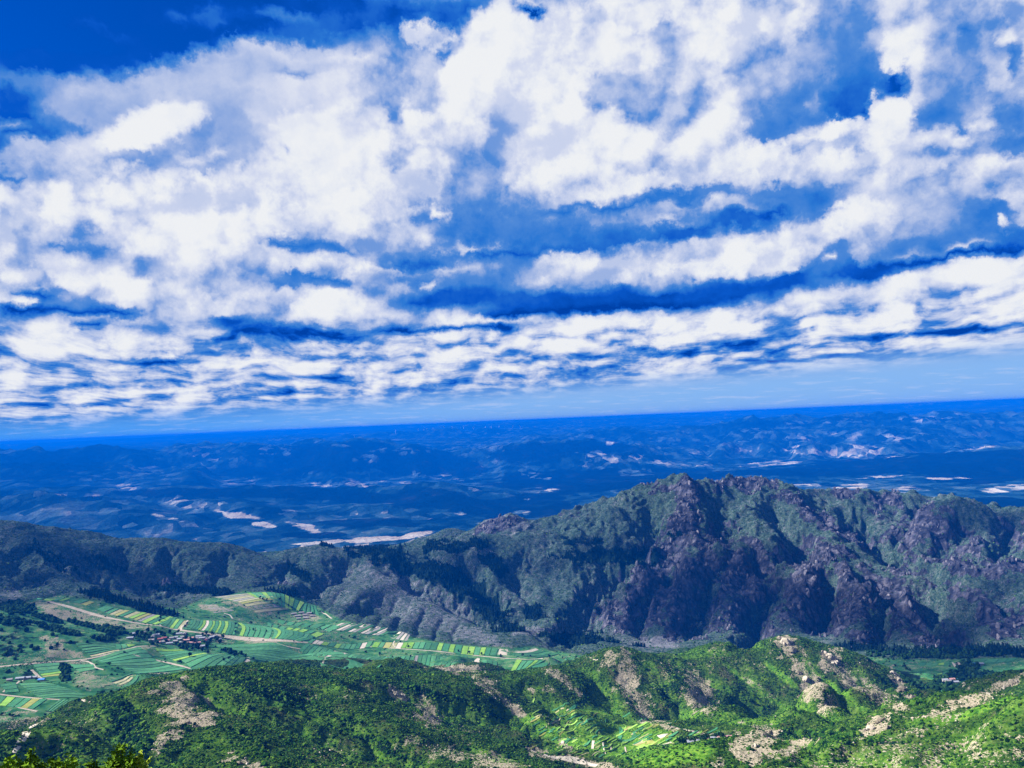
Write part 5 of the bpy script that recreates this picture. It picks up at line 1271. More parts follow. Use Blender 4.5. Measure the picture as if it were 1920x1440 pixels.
def stone_mat(name, stops, sc=.5):
    m, T, b = new_mat(name, .92, .15)
    oi = T.n('ShaderNodeObjectInfo'); g = T.n('ShaderNodeNewGeometry')
    n = T.noise(g.outputs['Position'], sc, 5, .7)
    f = T.m('ADD', T.m('MULTIPLY', oi.outputs['Random'], .3), T.m('MULTIPLY', n, .7))
    T.set(b.inputs['Base Color'], alb(T, T.ramp(f, stops)))
    bp = T.n('ShaderNodeBump', i={'Strength': .8, 'Distance': 1.0, 'Height': T.m('MULTIPLY', T.noise(g.outputs['Position'], sc * 2, 5, .7), .6 / sc)})
    T.set(b.inputs['Normal'], bp.outputs[0])
    return m


M_STONE = stone_mat('pale_stone', [(.3, (.15, .13, .09)), (.5, (.34, .295, .22)), (.7, (.56, .50, .42))])
M_CRAG = stone_mat('crag_rock', [(.3, (.020, .022, .040)), (.5, (.085, .085, .115)), (.7, (.24, .22, .25))], .10)


def blob_mesh(name, mat, seed, sub=2, jag=.35, sq=(1, 1, .8), flat=True, freq=1.6):
    bm = bmesh.new(); bmesh.ops.create_icosphere(bm, subdivisions=sub, radius=1)
    r = random.Random(seed); ox = r.uniform(0, 90)
    co = np.array([v.co[:] for v in bm.verts])
    n = fbm(co[:, 0] * freq + ox, co[:, 1] * freq + co[:, 2] * freq * .7, 3, .6, seed)
    for v, k in zip(bm.verts, n):
        q = v.co * (1 + float(k) * jag * 2 + r.uniform(-.5, .5) * jag)
        v.co = Vector((q.x * sq[0], q.y * sq[1], q.z * sq[2] + sq[2] * .55))
    me = bpy.data.meshes.new(name); bm.to_mesh(me); bm.free(); me.materials.append(mat)
    if not flat: me.shade_smooth()
    return me


def rock_mesh(name, mat, seed, sub=2, sq=(1, 1, 1)):
    """an angular block: a ball cut by random planes"""
    r = random.Random(seed)
    bm = bmesh.new(); bmesh.ops.create_icosphere(bm, subdivisions=sub, radius=1)
    pl = []
    for k in range(9):
        n = Vector((r.gauss(0, 1), r.gauss(0, 1), r.gauss(0, .8))).normalized()
        pl.append((n, r.uniform(.45, .85)))
    for v in bm.verts:
        for n, d in pl:
            e = v.co.dot(n) - d
            if e > 0: v.co -= n * e
        v.co = Vector((v.co.x * sq[0], v.co.y * sq[1], v.co.z * sq[2])) * (1 + r.uniform(-.05, .05))
    me = bpy.data.meshes.new(name); bm.to_mesh(me); bm.free(); me.materials.append(mat)
    return me


def cone_tree_mesh(name, mat, seed):
    """small conifer: ragged whorls on a stem"""
    r = random.Random(seed); V = []; Fc = []
    V += [(-.05, -.05, 0), (.05, -.05, 0), (0, .06, 0), (0, 0, 1.0)]; Fc += [(0, 1, 3), (1, 2, 3), (2, 0, 3)]
    for k in range(4):
        z0 = .12 + k * .2; z1 = z0 + .34; rad = .34 * (1 - k * .21); b = len(V); n = 7
        V.append((0, 0, min(z1, 1.0)))
        for i in range(n):
            a = 2 * math.pi * (i + r.uniform(-.2, .2)) / n; q = rad * r.uniform(.7, 1.2)
            V.append((math.cos(a) * q, math.sin(a) * q, z0 + r.uniform(-.04, .04)))
        Fc += [(b, b + 1 + i, b + 1 + (i + 1) % n) for i in range(n)]
    me = bpy.data.meshes.new(name); me.from_pydata(V, [], Fc); me.update(); me.materials.append(mat)
    return me


def scatter(density, i0, i1, mask=None, cap=None):
    """random points over the ground grid; density per square metre on rows i0..i1"""
    sl = slice(i0, i1)
    dr = np.gradient(DG, axis=0)[sl]; da = DG[sl] * (2 * AZF / (NA - 1))
    lam = density[sl] * dr * da * SEEN[sl]
    frame = (GPX[sl] > -160) & (GPX[sl] < 2080) & (GPY[sl] < 1560)
    lam = lam * frame * ~PLOT[sl]
    if mask is not None: lam = lam * mask[sl]
    if cap and lam.sum() > cap: lam *= cap / lam.sum()
    n = rs.poisson(lam)
    j, i = np.nonzero(n); rep = n[j, i]
    j = np.repeat(j, rep) + i0; i = np.repeat(i, rep)
    az = az_f[i] + (rs.rand(len(i)) - .5) * (2 * AZF / (NA - 1))
    az = np.clip(az, -AZF + 1e-4, AZF - 1e-4)
    gr = np.gradient(dd)
    D = dd[j] + (rs.rand(len(j)) - .5) * gr[j]
    x = np.sin(az) * D; y = np.cos(az) * D
    return x, y, ground(x, y), j, i


def instancer(name, meshes, P, scale, sink=.0, kind='stuff', label='', zs=None, tilt=0.0):
    """one object that grows a copy of one of a few meshes at every point"""
    n = len(P)
    me = bpy.data.meshes.new(name)
    me.vertices.add(n); me.vertices.foreach_set('co', np.asarray(P, np.float32).ravel())
    sc = np.stack([scale * (1 + rs.uniform(-.2, .2, n)), scale * (1 + rs.uniform(-.2, .2, n)), scale * (zs if zs is not None else 1) * (1 + rs.uniform(-.2, .2, n))], 1)
    a = me.attributes.new('size', 'FLOAT_VECTOR', 'POINT'); a.data.foreach_set('vector', sc.astype(np.float32).ravel())
    rt = np.stack([rs.uniform(-tilt, tilt, n), rs.uniform(-tilt, tilt, n), rs.uniform(0, 6.28, n)], 1)
    a = me.attributes.new('turn', 'FLOAT_VECTOR', 'POINT'); a.data.foreach_set('vector', rt.astype(np.float32).ravel())
    a = me.attributes.new('which', 'INT', 'POINT'); a.data.foreach_set('value', rs.randint(0, len(meshes), n).astype(np.int32))
    g = bpy.data.node_groups.new(name, 'GeometryNodeTree')
    g.interface.new_socket('Geometry', in_out='INPUT', socket_type='NodeSocketGeometry')
    g.interface.new_socket('Geometry', in_out='OUTPUT', socket_type='NodeSocketGeometry')
    gi = g.nodes.new('NodeGroupInput'); go = g.nodes.new('NodeGroupOutput'); L = g.links.new
    join = g.nodes.new('GeometryNodeGeometryToInstance')
    iop = g.nodes.new('GeometryNodeInstanceOnPoints')
    mp = g.nodes.new('GeometryNodeMeshToPoints'); mp.inputs['Radius'].default_value = .01
    L(gi.outputs[0], mp.inputs[0]); L(mp.outputs[0], iop.inputs['Points'])
    for k, msh in enumerate(reversed(meshes)):
        src = bpy.data.objects.new(name + '_source', msh)
        oi = g.nodes.new('GeometryNodeObjectInfo'); oi.inputs['Object'].default_value = src; oi.inputs['As Instance'].default_value = True
        L(oi.outputs['Geometry'], join.inputs[0])
    L(join.outputs[0], iop.inputs['Instance']); iop.inputs['Pick Instance'].default_value = True
    for nm, ty, sk in (('size', 'FLOAT_VECTOR', 'Scale'), ('which', 'INT', 'Instance Index')):
        na = g.nodes.new('GeometryNodeInputNamedAttribute'); na.data_type = ty; na.inputs[0].default_value = nm
        L([q for q in na.outputs if q.enabled][0], iop.inputs[sk])
    na = g.nodes.new('GeometryNodeInputNamedAttribute'); na.data_type = 'FLOAT_VECTOR'; na.inputs[0].default_value = 'turn'
    er = g.nodes.new('FunctionNodeEulerToRotation'); L([q for q in na.outputs if q.enabled][0], er.inputs[0]); L(er.outputs[0], iop.inputs['Rotation'])
    L(iop.outputs[0], go.inputs[0])
    o = put(name, me, kind=kind, label=label)
    md = o.modifiers.new('grow', 'NODES'); md.node_group = g
    return o


row = lambda d: int(np.searchsorted(dd, d))
SHRUBS = [blob_mesh('shrub', M_SHRUB, k, 2, .30, (1, 1, .75)) for k in range(4)]
STONES = [rock_mesh('stone', M_STONE, k, 1, (1, .8, .7)) for k in range(4)]
CRAGS = [rock_mesh('crag', M_CRAG, 20 + k, 2, (.7, .6, 1.5)) for k in range(5)]
PINES = [cone_tree_mesh('conifer', M_PINE, k) for k in range(4)]
TREES = [blob_mesh('tree_top', M_TREE, 40 + k, 2, .22, (1, 1, 1.05)) for k in range(4)]

near_hill = smooth(1, 10, GR + 30 * smooth(1330, 1150, DG)) * (DG < 1640)
clump = fbm(GX / 34, GY / 34, 4, .6, 91)
clump2 = fbm(GX / 9, GY / 9, 2, .6, 93)
dens = near_hill * np.clip(.22 * (1 + clump * 1.2 + clump2 * .8), .01, 1) * (1 - .66 * np.clip(bare_n * 1.1, 0, 1)) * (1 - .62 * lush_n) * (1 - .80 * BOWL) * (1 + .8 * dark_n)
x, y, z, j, i = scatter(dens, row(430), row(1640), cap=420000)
print('shrubs', len(x))
sz = (.50 + .80 * rs.rand(len(x)) ** 2.4) * (1 + .5 * dark_n[j, i]) * (1 - .25 * bare_n[j, i])
sz = sz * np.where(rs.rand(len(x)) < .03, rs.uniform(1.5, 2.4, len(x)), 1.0)
instancer('hillside_shrubs', SHRUBS, np.stack([x, y, z - .3 * sz], 1), sz, label='dense green shrubs covering the foreground hills')

dens = merge(bare_n, np.zeros_like(bare_n)) * near_hill * .075
x, y, z, j, i = scatter(dens, row(430), row(1640), cap=60000)
sz = .35 + 1.5 * rs.rand(len(x)) ** 4
instancer('hillside_stones', STONES, np.stack([x, y, z], 1), sz, label='pale stones strewn over the bare patches of the foreground hills', tilt=.5)

hillm = MIDK * (DG > 1640) * (DG < 3300)
dens = hillm * np.clip(.0065 * (1 + clump * 1.6), .001, 1) * (1 - .9 * np.clip(rock_m, 0, 1)) * (1 - .8 * np.clip(bare_m, 0, 1))
x, y, z, j, i = scatter(dens, row(1640), row(3300), cap=90000)
sz = 1.0 + 1.5 * rs.rand(len(x)) ** 2
instancer('mountain_scrub', SHRUBS, np.stack([x, y, z - .3 * sz], 1), sz, label='dark scrub dotted over the middle hills and mountain slopes')

fn = np.clip(forest_m + fbm(GX / 60, GY / 60, 4, .6, 95) * .5, 0, 1) * (forest_m > .03)
dens = np.where(fn > .45, .020, .0) * (DG > 1960) * (DG < 3300)
x, y, z, j, i = scatter(dens, row(1960), row(3300), cap=45000)
sz = 7 + 6 * rs.rand(len(x))
instancer('conifer_forest', PINES, np.stack([x, y, z - .5], 1), sz, label='dark conifer forest in the ravines of the middle hills')

dens = np.where(vforest > .5, .030, .0) * smooth(1300, 1400, DG) + np.where(vforest > .15, .003, 0)
x, y, z, j, i = scatter(dens, row(1330), row(2250), cap=16000)
sz = 1.8 + 2.6 * rs.rand(len(x))
instancer('valley_woodland', TREES, np.stack([x, y, z - .2], 1), sz, label='dark broadleaf woods along the valley edges and the stream')

fringe = farm * (1 - np.clip(vforest * 3, 0, 1)) * .0016 * np.clip(1 + 2 * fbm(GX / 80, GY / 80, 3, .6, 97), 0, 3)
x, y, z, j, i = scatter(fringe, row(1330), row(2250), cap=5000)
sz = .9 + 1.6 * rs.rand(len(x)) ** 2
instancer('field_bushes', SHRUBS, np.stack([x, y, z - .2], 1), sz, label='small bushes scattered between the valley fields')

rk = np.clip(rock_m + fbm(GX / 70, GY / 70, 4, .6, 99) * .75, 0, 1) * (rock_m > .03)
dens = np.where(rk > .52, .0052, 0) + np.where(rk > .25, .0004, 0)
x, y, z, j, i = scatter(dens, row(2000), row(3600), cap=34000)
sz = 2.2 + 9 * rs.rand(len(x)) ** 3.2
instancer('mountain_crags', CRAGS, np.stack([x, y, z - .25 * sz], 1), sz, label='purplish grey crags and boulders breaking out of the massif', zs=1.0, tilt=.45)


# ------------------------------------------------------------------ trees and outcrops that stand out one by one
def crown_mesh(seed, n=170):
    r = random.Random(seed); V = []; Fc = []
    lobes = [(Vector((r.uniform(-.5, .5), r.uniform(-.5, .5), r.uniform(.45, 1.15))), r.uniform(.34, .55)) for _ in range(7)]
    for _ in range(n):
        c, q = r.choice(lobes)
        d = Vector((r.gauss(0, 1), r.gauss(0, 1), r.gauss(0, 1))).normalized()
        p = c + d * q * r.uniform(.7, 1.05)
        s = r.uniform(.10, .2); t = Vector((r.gauss(0, 1), r.gauss(0, 1), r.gauss(0, 1))).normalized(); u = t.cross(d).normalized()
        t = u.cross(d).normalized() + d * r.uniform(-.4, .4)
        b = len(V); V += [p + u * s, p + t * s, p - u * s, p - t * s]; Fc.append((b, b + 1, b + 2, b + 3))
    me = bpy.data.meshes.new('crown'); me.from_pydata([tuple(v) for v in V], [], Fc); me.update(); me.materials.append(M_TREE)
    return me


def trunk_mesh():
    V = []; Fc = []
    rings = [(0, 0, 0, .085), (.02, 0, .3, .06), (.0, .02, .6, .045), (.03, .0, 1.0, .02)]
    for (x_, y_, z_, r_) in rings:
        V += [(x_ + r_ * math.cos(a * math.pi / 3), y_ + r_ * math.sin(a * math.pi / 3), z_) for a in range(6)]
    for k in range(3):
        for a in range(6): Fc.append((k * 6 + a, k * 6 + (a + 1) % 6, k * 6 + 6 + (a + 1) % 6, k * 6 + 6 + a))
    for a in (0, 2.1, 4.2):   # limbs
        b = len(V); c, s_ = math.cos(a), math.sin(a)
        V += [(-.02 * s_, .02 * c, .38), (.02 * s_, -.02 * c, .38), (0, 0, .46), (.38 * c, .38 * s_, .8)]
        Fc += [(b, b + 1, b + 3), (b + 1, b + 2, b + 3), (b + 2, b, b + 3)]
    me = bpy.data.meshes.new('trunk'); me.from_pydata(V, [], Fc); me.update(); me.materials.append(M_BARK)
    return me


CROWNS = [crown_mesh(k) for k in range(4)]; TRUNK = trunk_mesh()


def tree(p, size, name, label, group, tall=1.0):
    o = bpy.data.objects.new(name, None); C.objects.link(o)
    o.location = p; o.rotation_euler = (0, 0, rs.uniform(0, 6.28)); o.scale = (size, size, size * tall)
    o['label'] = label; o['category'] = 'tree'; o['group'] = group
    a = bpy.data.objects.new('trunk', TRUNK); C.objects.link(a); a.parent = o
    b = bpy.data.objects.new('crown', CROWNS[rs.randint(4)]); C.objects.link(b); b.parent = o
    return o


VT = [(250, 1196), (256, 1192), (262, 1197), (266, 1190), (270, 1200), (277, 1186), (283, 1191), (290, 1185), (296, 1188), (304, 1191), (318, 1188), (326, 1193), (333, 1188), (340, 1204), (346, 1209), (352, 1212), (358, 1206), (362, 1213), (368, 1215), (374, 1210), (356, 1200), (384, 1196), (388, 1190), (394, 1204), (400, 1191), (404, 1199),
      (397, 1190), (407, 1203), (418, 1197), (414, 1205), (390, 1212), (384, 1207), (312, 1206), (300, 1206), (288, 1209), (295, 1209), (323, 1207), (330, 1210), (338, 1213), (345, 1217), (372, 1219), (378, 1221), (352, 1219), (366, 1205), (348, 1200), (310, 1194), (273, 1194), (279, 1198), (260, 1204), (388, 1217), (389, 1226), (356, 1232), (337, 1244), (412, 1208), (258, 1187), (285, 1200), (380, 1192)]
hp = hit([q[0] for q in VT], [q[1] for q in VT], 1400, 2300)
for p in hp: tree(p - np.array([0, 0, .3]), rs.uniform(3.6, 6.0), 'village_tree', 'dark rounded broadleaf tree among the houses of the village', 'trees in and around the village', 1.25)
HT = [(278, 1391), (270, 1338), (262, 1358), (240, 1334), (200, 1372), (232, 1322), (100, 1405), (252, 1348), (430, 1370), (452, 1376), (505, 1393), (498, 1400), (580, 1352), (655, 1300), (700, 1318), (785, 1378), (470, 1330), (380, 1302), (300, 1300), (340, 1368), (366, 1362), (160, 1400), (180, 1345), (1472, 1265), (1410, 1318), (1238, 1302), (1285, 1272), (1243, 1310), (1420, 1310), (1536, 1275),
      (1480, 1378), (1492, 1384), (1508, 1378), (1524, 1380), (1545, 1376), (1560, 1379), (1580, 1374), (1600, 1371), (640, 1376), (520, 1345), (610, 1420), (700, 1420), (820, 1300), (905, 1345), (1010, 1320), (1330, 1245), (1366, 1220), (130, 1360), (60, 1420), (30, 1380), (210, 1300), (226, 1296), (85, 1342), (5, 1341), (18, 1342), (24, 1344), (34, 1343)]
hp = hit([q[0] for q in HT], [q[1] for q in HT], 430, 1700)
for p in hp: tree(p - np.array([0, 0, .4]), rs.uniform(2.2, 3.6), 'hillside_tree', 'dark solitary bushy tree standing among the shrubs of the foreground hills', 'dark trees dotted over the foreground hills', 1.05)
FT = [(170, 1120 + 4), (487, 1123), (493, 1124), (500, 1126), (509, 1129), (520, 1133), (525, 1126), (541, 1137), (548, 1140), (548, 1120), (560, 1122), (575, 1124), (522, 1152), (518, 1158), (524, 1160), (586, 1152), (766, 1214), (770, 1232), (712, 1228), (737, 1234), (745, 1236), (686, 1224), (442, 1172), (443, 1178), (441, 1186), (470, 1170), (475, 1182), (500, 1185), (350, 1171), (347, 1177), (302, 1160), (300, 1166), (312, 1156),
      (233, 1225), (205, 1247), (118, 1250), (120, 1262), (122, 1274), (420, 1240), (440, 1232), (446, 1229), (460, 1233), (475, 1237), (650, 1257), (430, 1236), (500, 1243), (580, 1176), (600, 1180), (640, 1196), (655, 1195), (665, 1197), (1696, 1247), (1696, 1252), (1700, 1256), (1706, 1258), (1679, 1250), (860, 1223), (880, 1226), (903, 1228), (940, 1233), (980, 1230), (995, 1232), (1030, 1233), (1055, 1234), (1080, 1235)]
hp = hit([q[0] for q in FT], [q[1] for q in FT], 1400, 2300)
for p in hp: tree(p - np.array([0, 0, .3]), rs.uniform(2.4, 4.4), 'field_tree', 'small dark tree on a field edge of the green valley', 'trees along the field edges of the valley', 1.3)

OUT = [  # (x, y, size, label)
 (1474, 1204, 13, 'largest pale boulder on the crest of the foreground ridge at right'), (1462, 1198, 9, 'pale boulder left of the largest one on the ridge crest'), (1486, 1222, 9, 'pale rock just below the ridge crest boulders'), (1416, 1190, 8, 'small pointed pale rock left of the ridge crest boulders'),
 (1556, 1232, 11, 'tall pale crag on the right shoulder of the foreground ridge'), (1566, 1244, 9, 'pale crag below the tall one on the right shoulder'), (1548, 1226, 7, 'small pale rock above the tall crag on the right shoulder'), (1510, 1274, 9, 'pale rock slab on the middle rib of the right ridge'), (1496, 1262, 7, 'pale rock above the slab on the middle rib'),
 (1674, 1262, 7, 'grey rock at the top of the rocky end of the ridge'), (1684, 1276, 9, 'grey rock halfway down the rocky end of the ridge'), (1692, 1296, 10, 'pale rock face at the foot of the rocky end of the ridge'), (1712, 1312, 9, 'dark rock lowest on the rocky end of the ridge'),
 (1898, 1281, 7, 'pale rocks crowning the far right foreground ridge'), (1884, 1288, 5, 'pale rock left of the crown of the far right ridge'), (1632, 1368, 6, 'pale rock slab at the left foot of the small green hillock'), (1650, 1352, 5, 'pale rock on top of the small green hillock'), (1664, 1366, 4, 'pale rock right of the top of the small green hillock'),
 (1444, 1376, 5, 'pale rock near the top of the bare spur at bottom right'), (1416, 1400, 4, 'pale rock halfway down the bare spur at bottom right'), (742, 1301, 5, 'white rocks on the dark hillock in the middle foreground'), (754, 1305, 4, 'smaller white rock right of the dark hillock rocks'),
 (372, 1350, 3.4, 'white rock band on the bare nose of the left foreground hill'), (352, 1355, 3, 'white rock left of the band on the bare nose'), (336, 1374, 2.6, 'white rock below the band on the bare nose'), (305, 1398, 2.4, 'small white rock lowest on the bare nose'), (448, 1432, 3.5, 'white rocks at the bottom edge left of the middle'), (1055, 1394, 4, 'white rock outcrop beside the terraces'), (1070, 1402, 3, 'smaller white rock right of the outcrop beside the terraces')]
hp = hit([q[0] for q in OUT], [q[1] for q in OUT], 430, 1700)
for k, ((px_, py_, s_, lab), p) in enumerate(zip(OUT, hp)):
    r = random.Random(k + 300)
    bm = bmesh.new()
    for q in range(6):
        tmp = rock_mesh('t', M_STONE, 500 + k * 7 + q, 2, (1, .75, .9))
        b2 = bmesh.new(); b2.from_mesh(tmp)
        sc = s_ * (.42 if q else .75) * r.uniform(.7, 1.15)
        off = Vector((r.uniform(-1, 1) * s_ * .8, r.uniform(-.5, .5) * s_ * .7, 0)) if q else Vector((0, 0, 0))
        gz = float(ground(p[0] + off.x, p[1] + off.y)) - p[2]
        bmesh.ops.transform(b2, matrix=Matrix.Translation(off + Vector((0, 0, gz + sc * .25))) @ Matrix.Rotation(r.uniform(0, 6), 4, 'Z') @ Matrix.Scale(sc, 4), verts=b2.verts)
        b2.to_mesh(tmp); bm.from_mesh(tmp); b2.free(); bpy.data.meshes.remove(tmp)
    me = bpy.data.meshes.new('rock_outcrop'); bm.to_mesh(me); bm.free(); me.materials.append(M_STONE)
    put('rock_outcrop', me, label=lab, cat='rock', group='pale rock outcrops on the foreground hills', loc=p)

# ------------------------------------------------------------------ houses
def flat_mat(name, col, rough=.6):
    m, T, b = new_mat(name, rough, .3)
    g = T.n('ShaderNodeNewGeometry')
    n = T.noise(g.outputs['Position'], 1.2, 4, .6)
    T.set(b.inputs['Base Color'], alb(T, T.ramp(n, [(.3, tuple(c * .72 for c in col)), (.7, col)])))
    return m


HM = {'white': flat_mat('white_plaster', (.40, .39, .38)), 'mud': flat_mat('mud_plaster', (.36, .29, .22)), 'grey': flat_mat('grey_tiles', (.27, .26, .27)), 'red': flat_mat('red_tiles', (.24, .05, .06)),
      'blue': flat_mat('blue_sheet', (.06, .24, .62), .4), 'silver': flat_mat('pale_sheet', (.34, .36, .42), .4), 'pink': flat_mat('faded_red_tiles', (.50, .26, .25)), 'glass': flat_mat('window_glass', (.03, .04, .05), .15), 'wood': flat_mat('door_wood', (.12, .06, .03))}


def box_mesh(name, x0, x1, y0, y1, z0, z1, mat):
    V = [(x, y, z) for z in (z0, z1) for x, y in ((x0, y0), (x1, y0), (x1, y1), (x0, y1))]
    Fc = [(3, 2, 1, 0), (4, 5, 6, 7), (0, 1, 5, 4), (1, 2, 6, 5), (2, 3, 7, 6), (3, 0, 4, 7)]
    me = bpy.data.meshes.new(name); me.from_pydata(V, [], Fc); me.update(); me.materials.append(mat); return me


def house(px_, py_, L_, W_, Hh, wall, roof, rot, label, group=None, d0=1250, d1=2400, detail=False, cat='house', gable=1.6):
    p = hit([px_], [py_], d0, d1)[0]
    o = bpy.data.objects.new('house', None); C.objects.link(o); o.location = (p[0], p[1], p[2]); o.rotation_euler = (0, 0, R(rot))
    o['label'] = label; o['category'] = cat
    if group: o['group'] = group
    l, w = L_ / 2, W_ / 2
    put('wall', box_mesh('wall', -l, l, -w, w, -2.0, Hh, HM[wall]), o)
    e = .4
    V = [(-l - e, -w - e, Hh), (l + e, -w - e, Hh), (l + e, w + e, Hh), (-l - e, w + e, Hh), (-l - e, 0, Hh + gable), (l + e, 0, Hh + gable), (-l - e, -w - e, Hh - .22), (l + e, -w - e, Hh - .22), (l + e, w + e, Hh - .22), (-l - e, w + e, Hh - .22)]
    Fc = [(0, 1, 5, 4), (2, 3, 4, 5), (0, 4, 3), (1, 2, 5), (6, 9, 8, 7), (6, 7, 1, 0), (7, 8, 2, 1), (8, 9, 3, 2), (9, 6, 0, 3)]
    me = bpy.data.meshes.new('roof'); me.from_pydata(V, [], Fc); me.update(); me.materials.append(HM[roof]); put('roof', me, o)
    if detail:
        nwin = max(2, int(L_ / 4))
        for k in range(nwin):
            xw = -l + L_ * (k + .5) / nwin
            if k == nwin // 2: put('door', box_mesh('door', xw - .5, xw + .5, -w - .06, -w + .05, 0, 2.1, HM['wood']), o)
            else: put('window', box_mesh('window', xw - .7, xw + .7, -w - .05, -w + .05, 1.0, 2.2, HM['glass']), o)
    return o


VH = [(286, 1196, 'grey'), (293, 1192, 'silver'), (301, 1200, 'red'), (308, 1198, 'red'), (315, 1203, 'pink'), (322, 1198, 'grey'), (329, 1204, 'grey'), (337, 1200, 'silver'), (343, 1196, 'grey'), (350, 1202, 'pink'), (358, 1198, 'pink'), (366, 1199, 'grey'), (373, 1195, 'silver'), (379, 1198, 'silver'), (371, 1207, 'pink'), (385, 1203, 'red'), (391, 1199, 'grey'),
      (398, 1196, 'silver'), (413, 1201, 'silver'), (381, 1213, 'silver'), (346, 1190, 'grey'), (270, 1188, 'grey'), (250, 1190, 'silver'), (244, 1198, 'silver'), (306, 1205, 'grey'), (297, 1206, 'pink'), (318, 1208, 'silver'), (336, 1190, 'silver'), (364, 1204, 'grey'), (357, 1207, 'pink'), (403, 1194, 'grey'), (284, 1202, 'grey'), (329, 1197, 'silver'), (341, 1206, 'grey'), (376, 1216, 'grey')]
nm = {'grey': 'grey tiled', 'silver': 'pale sheet roofed', 'red': 'bright red roofed', 'pink': 'faded red roofed'}
for k, (x_, y_, c_) in enumerate(VH):
    house(x_, y_, fr.uniform(8, 13), fr.uniform(5, 6.5), 3.0, 'white' if fr.random() < .6 else 'mud', c_, fr.choice([8, 10, 14, 98]) + fr.uniform(-4, 4), nm[c_] + ' low village house among dark trees', nm[c_] + ' houses of the village')
for k, (x_, y_) in enumerate([(551, 1152), (558, 1156), (565, 1150), (572, 1154), (580, 1151), (586, 1156), (560, 1161), (574, 1160)]):
    house(x_, y_, fr.uniform(10, 14), 5.5, 2.8, 'mud', 'grey', 10 + fr.uniform(-8, 8), 'low grey house of the small hamlet under the stony spur', 'grey houses of the small hamlet')
house(567, 1121, 9, 6, 3, 'white', 'silver', 5, 'single small white house at the foot of the hills above the green strips')
house(38, 1274, 13, 6, 3, 'white', 'silver', 12, 'white block at the left end of the lone farm', d0=1100, detail=True)
house(50, 1273, 14, 6, 2.8, 'white', 'silver', 12, 'long white building in the middle of the lone farm', d0=1100, detail=True)
house(62, 1272, 12, 5, 2.6, 'mud', 'silver', 12, 'low pale shed at the right end of the lone farm', d0=1100)
house(78, 1277, 10, 7, 3.2, 'white', 'blue', 8, 'blue roofed barn right of the lone farm', d0=1100, cat='barn')
house(18, 1277, 8, 5, 2.8, 'mud', 'grey', 20, 'small grey hut left of the lone farm among trees', d0=1100)
house(1797, 1224, 14, 6, 3, 'white', 'silver', 0, 'white house in front of the dark tree belt of the shaded valley')
house(1808, 1225, 8, 5, 3, 'white', 'silver', 0, 'smaller white house right of the one by the dark tree belt')
house(1832, 1247, 17, 8, 3.4, 'white', 'blue', -4, 'long blue roofed shed alone in the shaded valley', cat='barn')
house(1840, 1247, 8, 6, 4.0, 'white', 'silver', -4, 'white hut at the right end of the long blue shed')
for x_, y_, c_, l_ in [(1772, 1277, 'silver', 'leftmost white house of the shaded hamlet'), (1778, 1279, 'grey', 'grey house second from the left in the shaded hamlet'), (1785, 1276, 'pink', 'faded red roofed house in the middle of the shaded hamlet'), (1792, 1281, 'silver', 'largest white house of the shaded hamlet, in front'), (1796, 1276, 'blue', 'blue white roofed house at the right of the shaded hamlet')]:
    house(x_, y_, 10, 6, 3.2, 'white', c_, 3, l_)
house(1352, 1417, 20, 7, 3.4, 'white', 'silver', 6, 'long white farm building at the bottom edge of the bowl', d0=900, d1=1500, detail=True)
house(1360, 1412, 16, 6, 3.6, 'white', 'pink', 4, 'faded red roofed farm building behind the long white one', d0=900, d1=1500, detail=True)
house(1336, 1430, 10, 6, 3.0, 'white', 'pink', 12, 'small red roofed house left of the long white farm building', d0=900, d1=1500, detail=True)
house(1313, 1421, 6, 5, 3.0, 'white', 'silver', 10, 'tiny white hut among the dark trees of the bowl', d0=900, d1=1500)
house(1302, 1434, 14, 6, 3.0, 'white', 'silver', 8, 'pale roofed house at the very bottom edge of the bowl', d0=900, d1=1500, detail=True)
BT = [(1290, 1432), (1322, 1428), (1318, 1436), (1328, 1418), (1346, 1426), (1354, 1424), (1300, 1424), (1340, 1408), (1330, 1404), (1318, 1410), (1308, 1412), (1296, 1416), (1345, 1436), (1282, 1420), (1325, 1396), (1356, 1434), (1276, 1430), (1286, 1408)]
hp = hit([q[0] for q in BT], [q[1] for q in BT], 900, 1500)
for p in hp: tree(p - np.array([0, 0, .3]), rs.uniform(3.4, 5.4), 'farm_tree', 'dark round tree around the white farm buildings of the bowl', 'trees around the farm at the bottom edge', 1.15)

# ------------------------------------------------------------------ wind turbines on the far plateau
M_TURB = new_mat('turbine_white', .5)[0]; M_TURB.node_tree.nodes['Principled BSDF'].inputs['Base Color'].default_value = (.8, .8, .8, 1)


def turbine_parts():
    V = []; Fc = []
    for z, r_ in ((0, 5.5), (100, 3.6)):
        V += [(r_ * math.cos(a * math.pi / 4), r_ * math.sin(a * math.pi / 4), z) for a in range(8)]
    Fc = [(a, (a + 1) % 8, 8 + (a + 1) % 8, 8 + a) for a in range(8)] + [tuple(range(15, 7, -1))]
    t = bpy.data.meshes.new('tower'); t.from_pydata(V, [], Fc); t.materials.append(M_TURB)
    n = box_mesh('nacelle', -2.5, 2.5, -5, 8, 98, 104, M_TURB)
    V = [(-1.6, 0, 0), (1.6, 0, 0), (2.4, .4, 12), (-1.2, .4, 12), (.5, .2, 48), (-.4, .2, 48), (-1.6, -1, 0), (1.6, -1, 0), (2.2, -.4, 12), (-1.0, -.4, 12), (.5, -.1, 48), (-.4, -.1, 48)]
    Fc = [(0, 1, 2, 3), (3, 2, 4, 5), (7, 6, 9, 8), (8, 9, 11, 10), (1, 7, 8, 2), (2, 8, 10, 4), (6, 0, 3, 9), (9, 3, 5, 11), (4, 10, 11, 5)]
    b = bpy.data.meshes.new('blade'); b.from_pydata(V, [], Fc); b.materials.append(M_TURB)
    return t, n, b


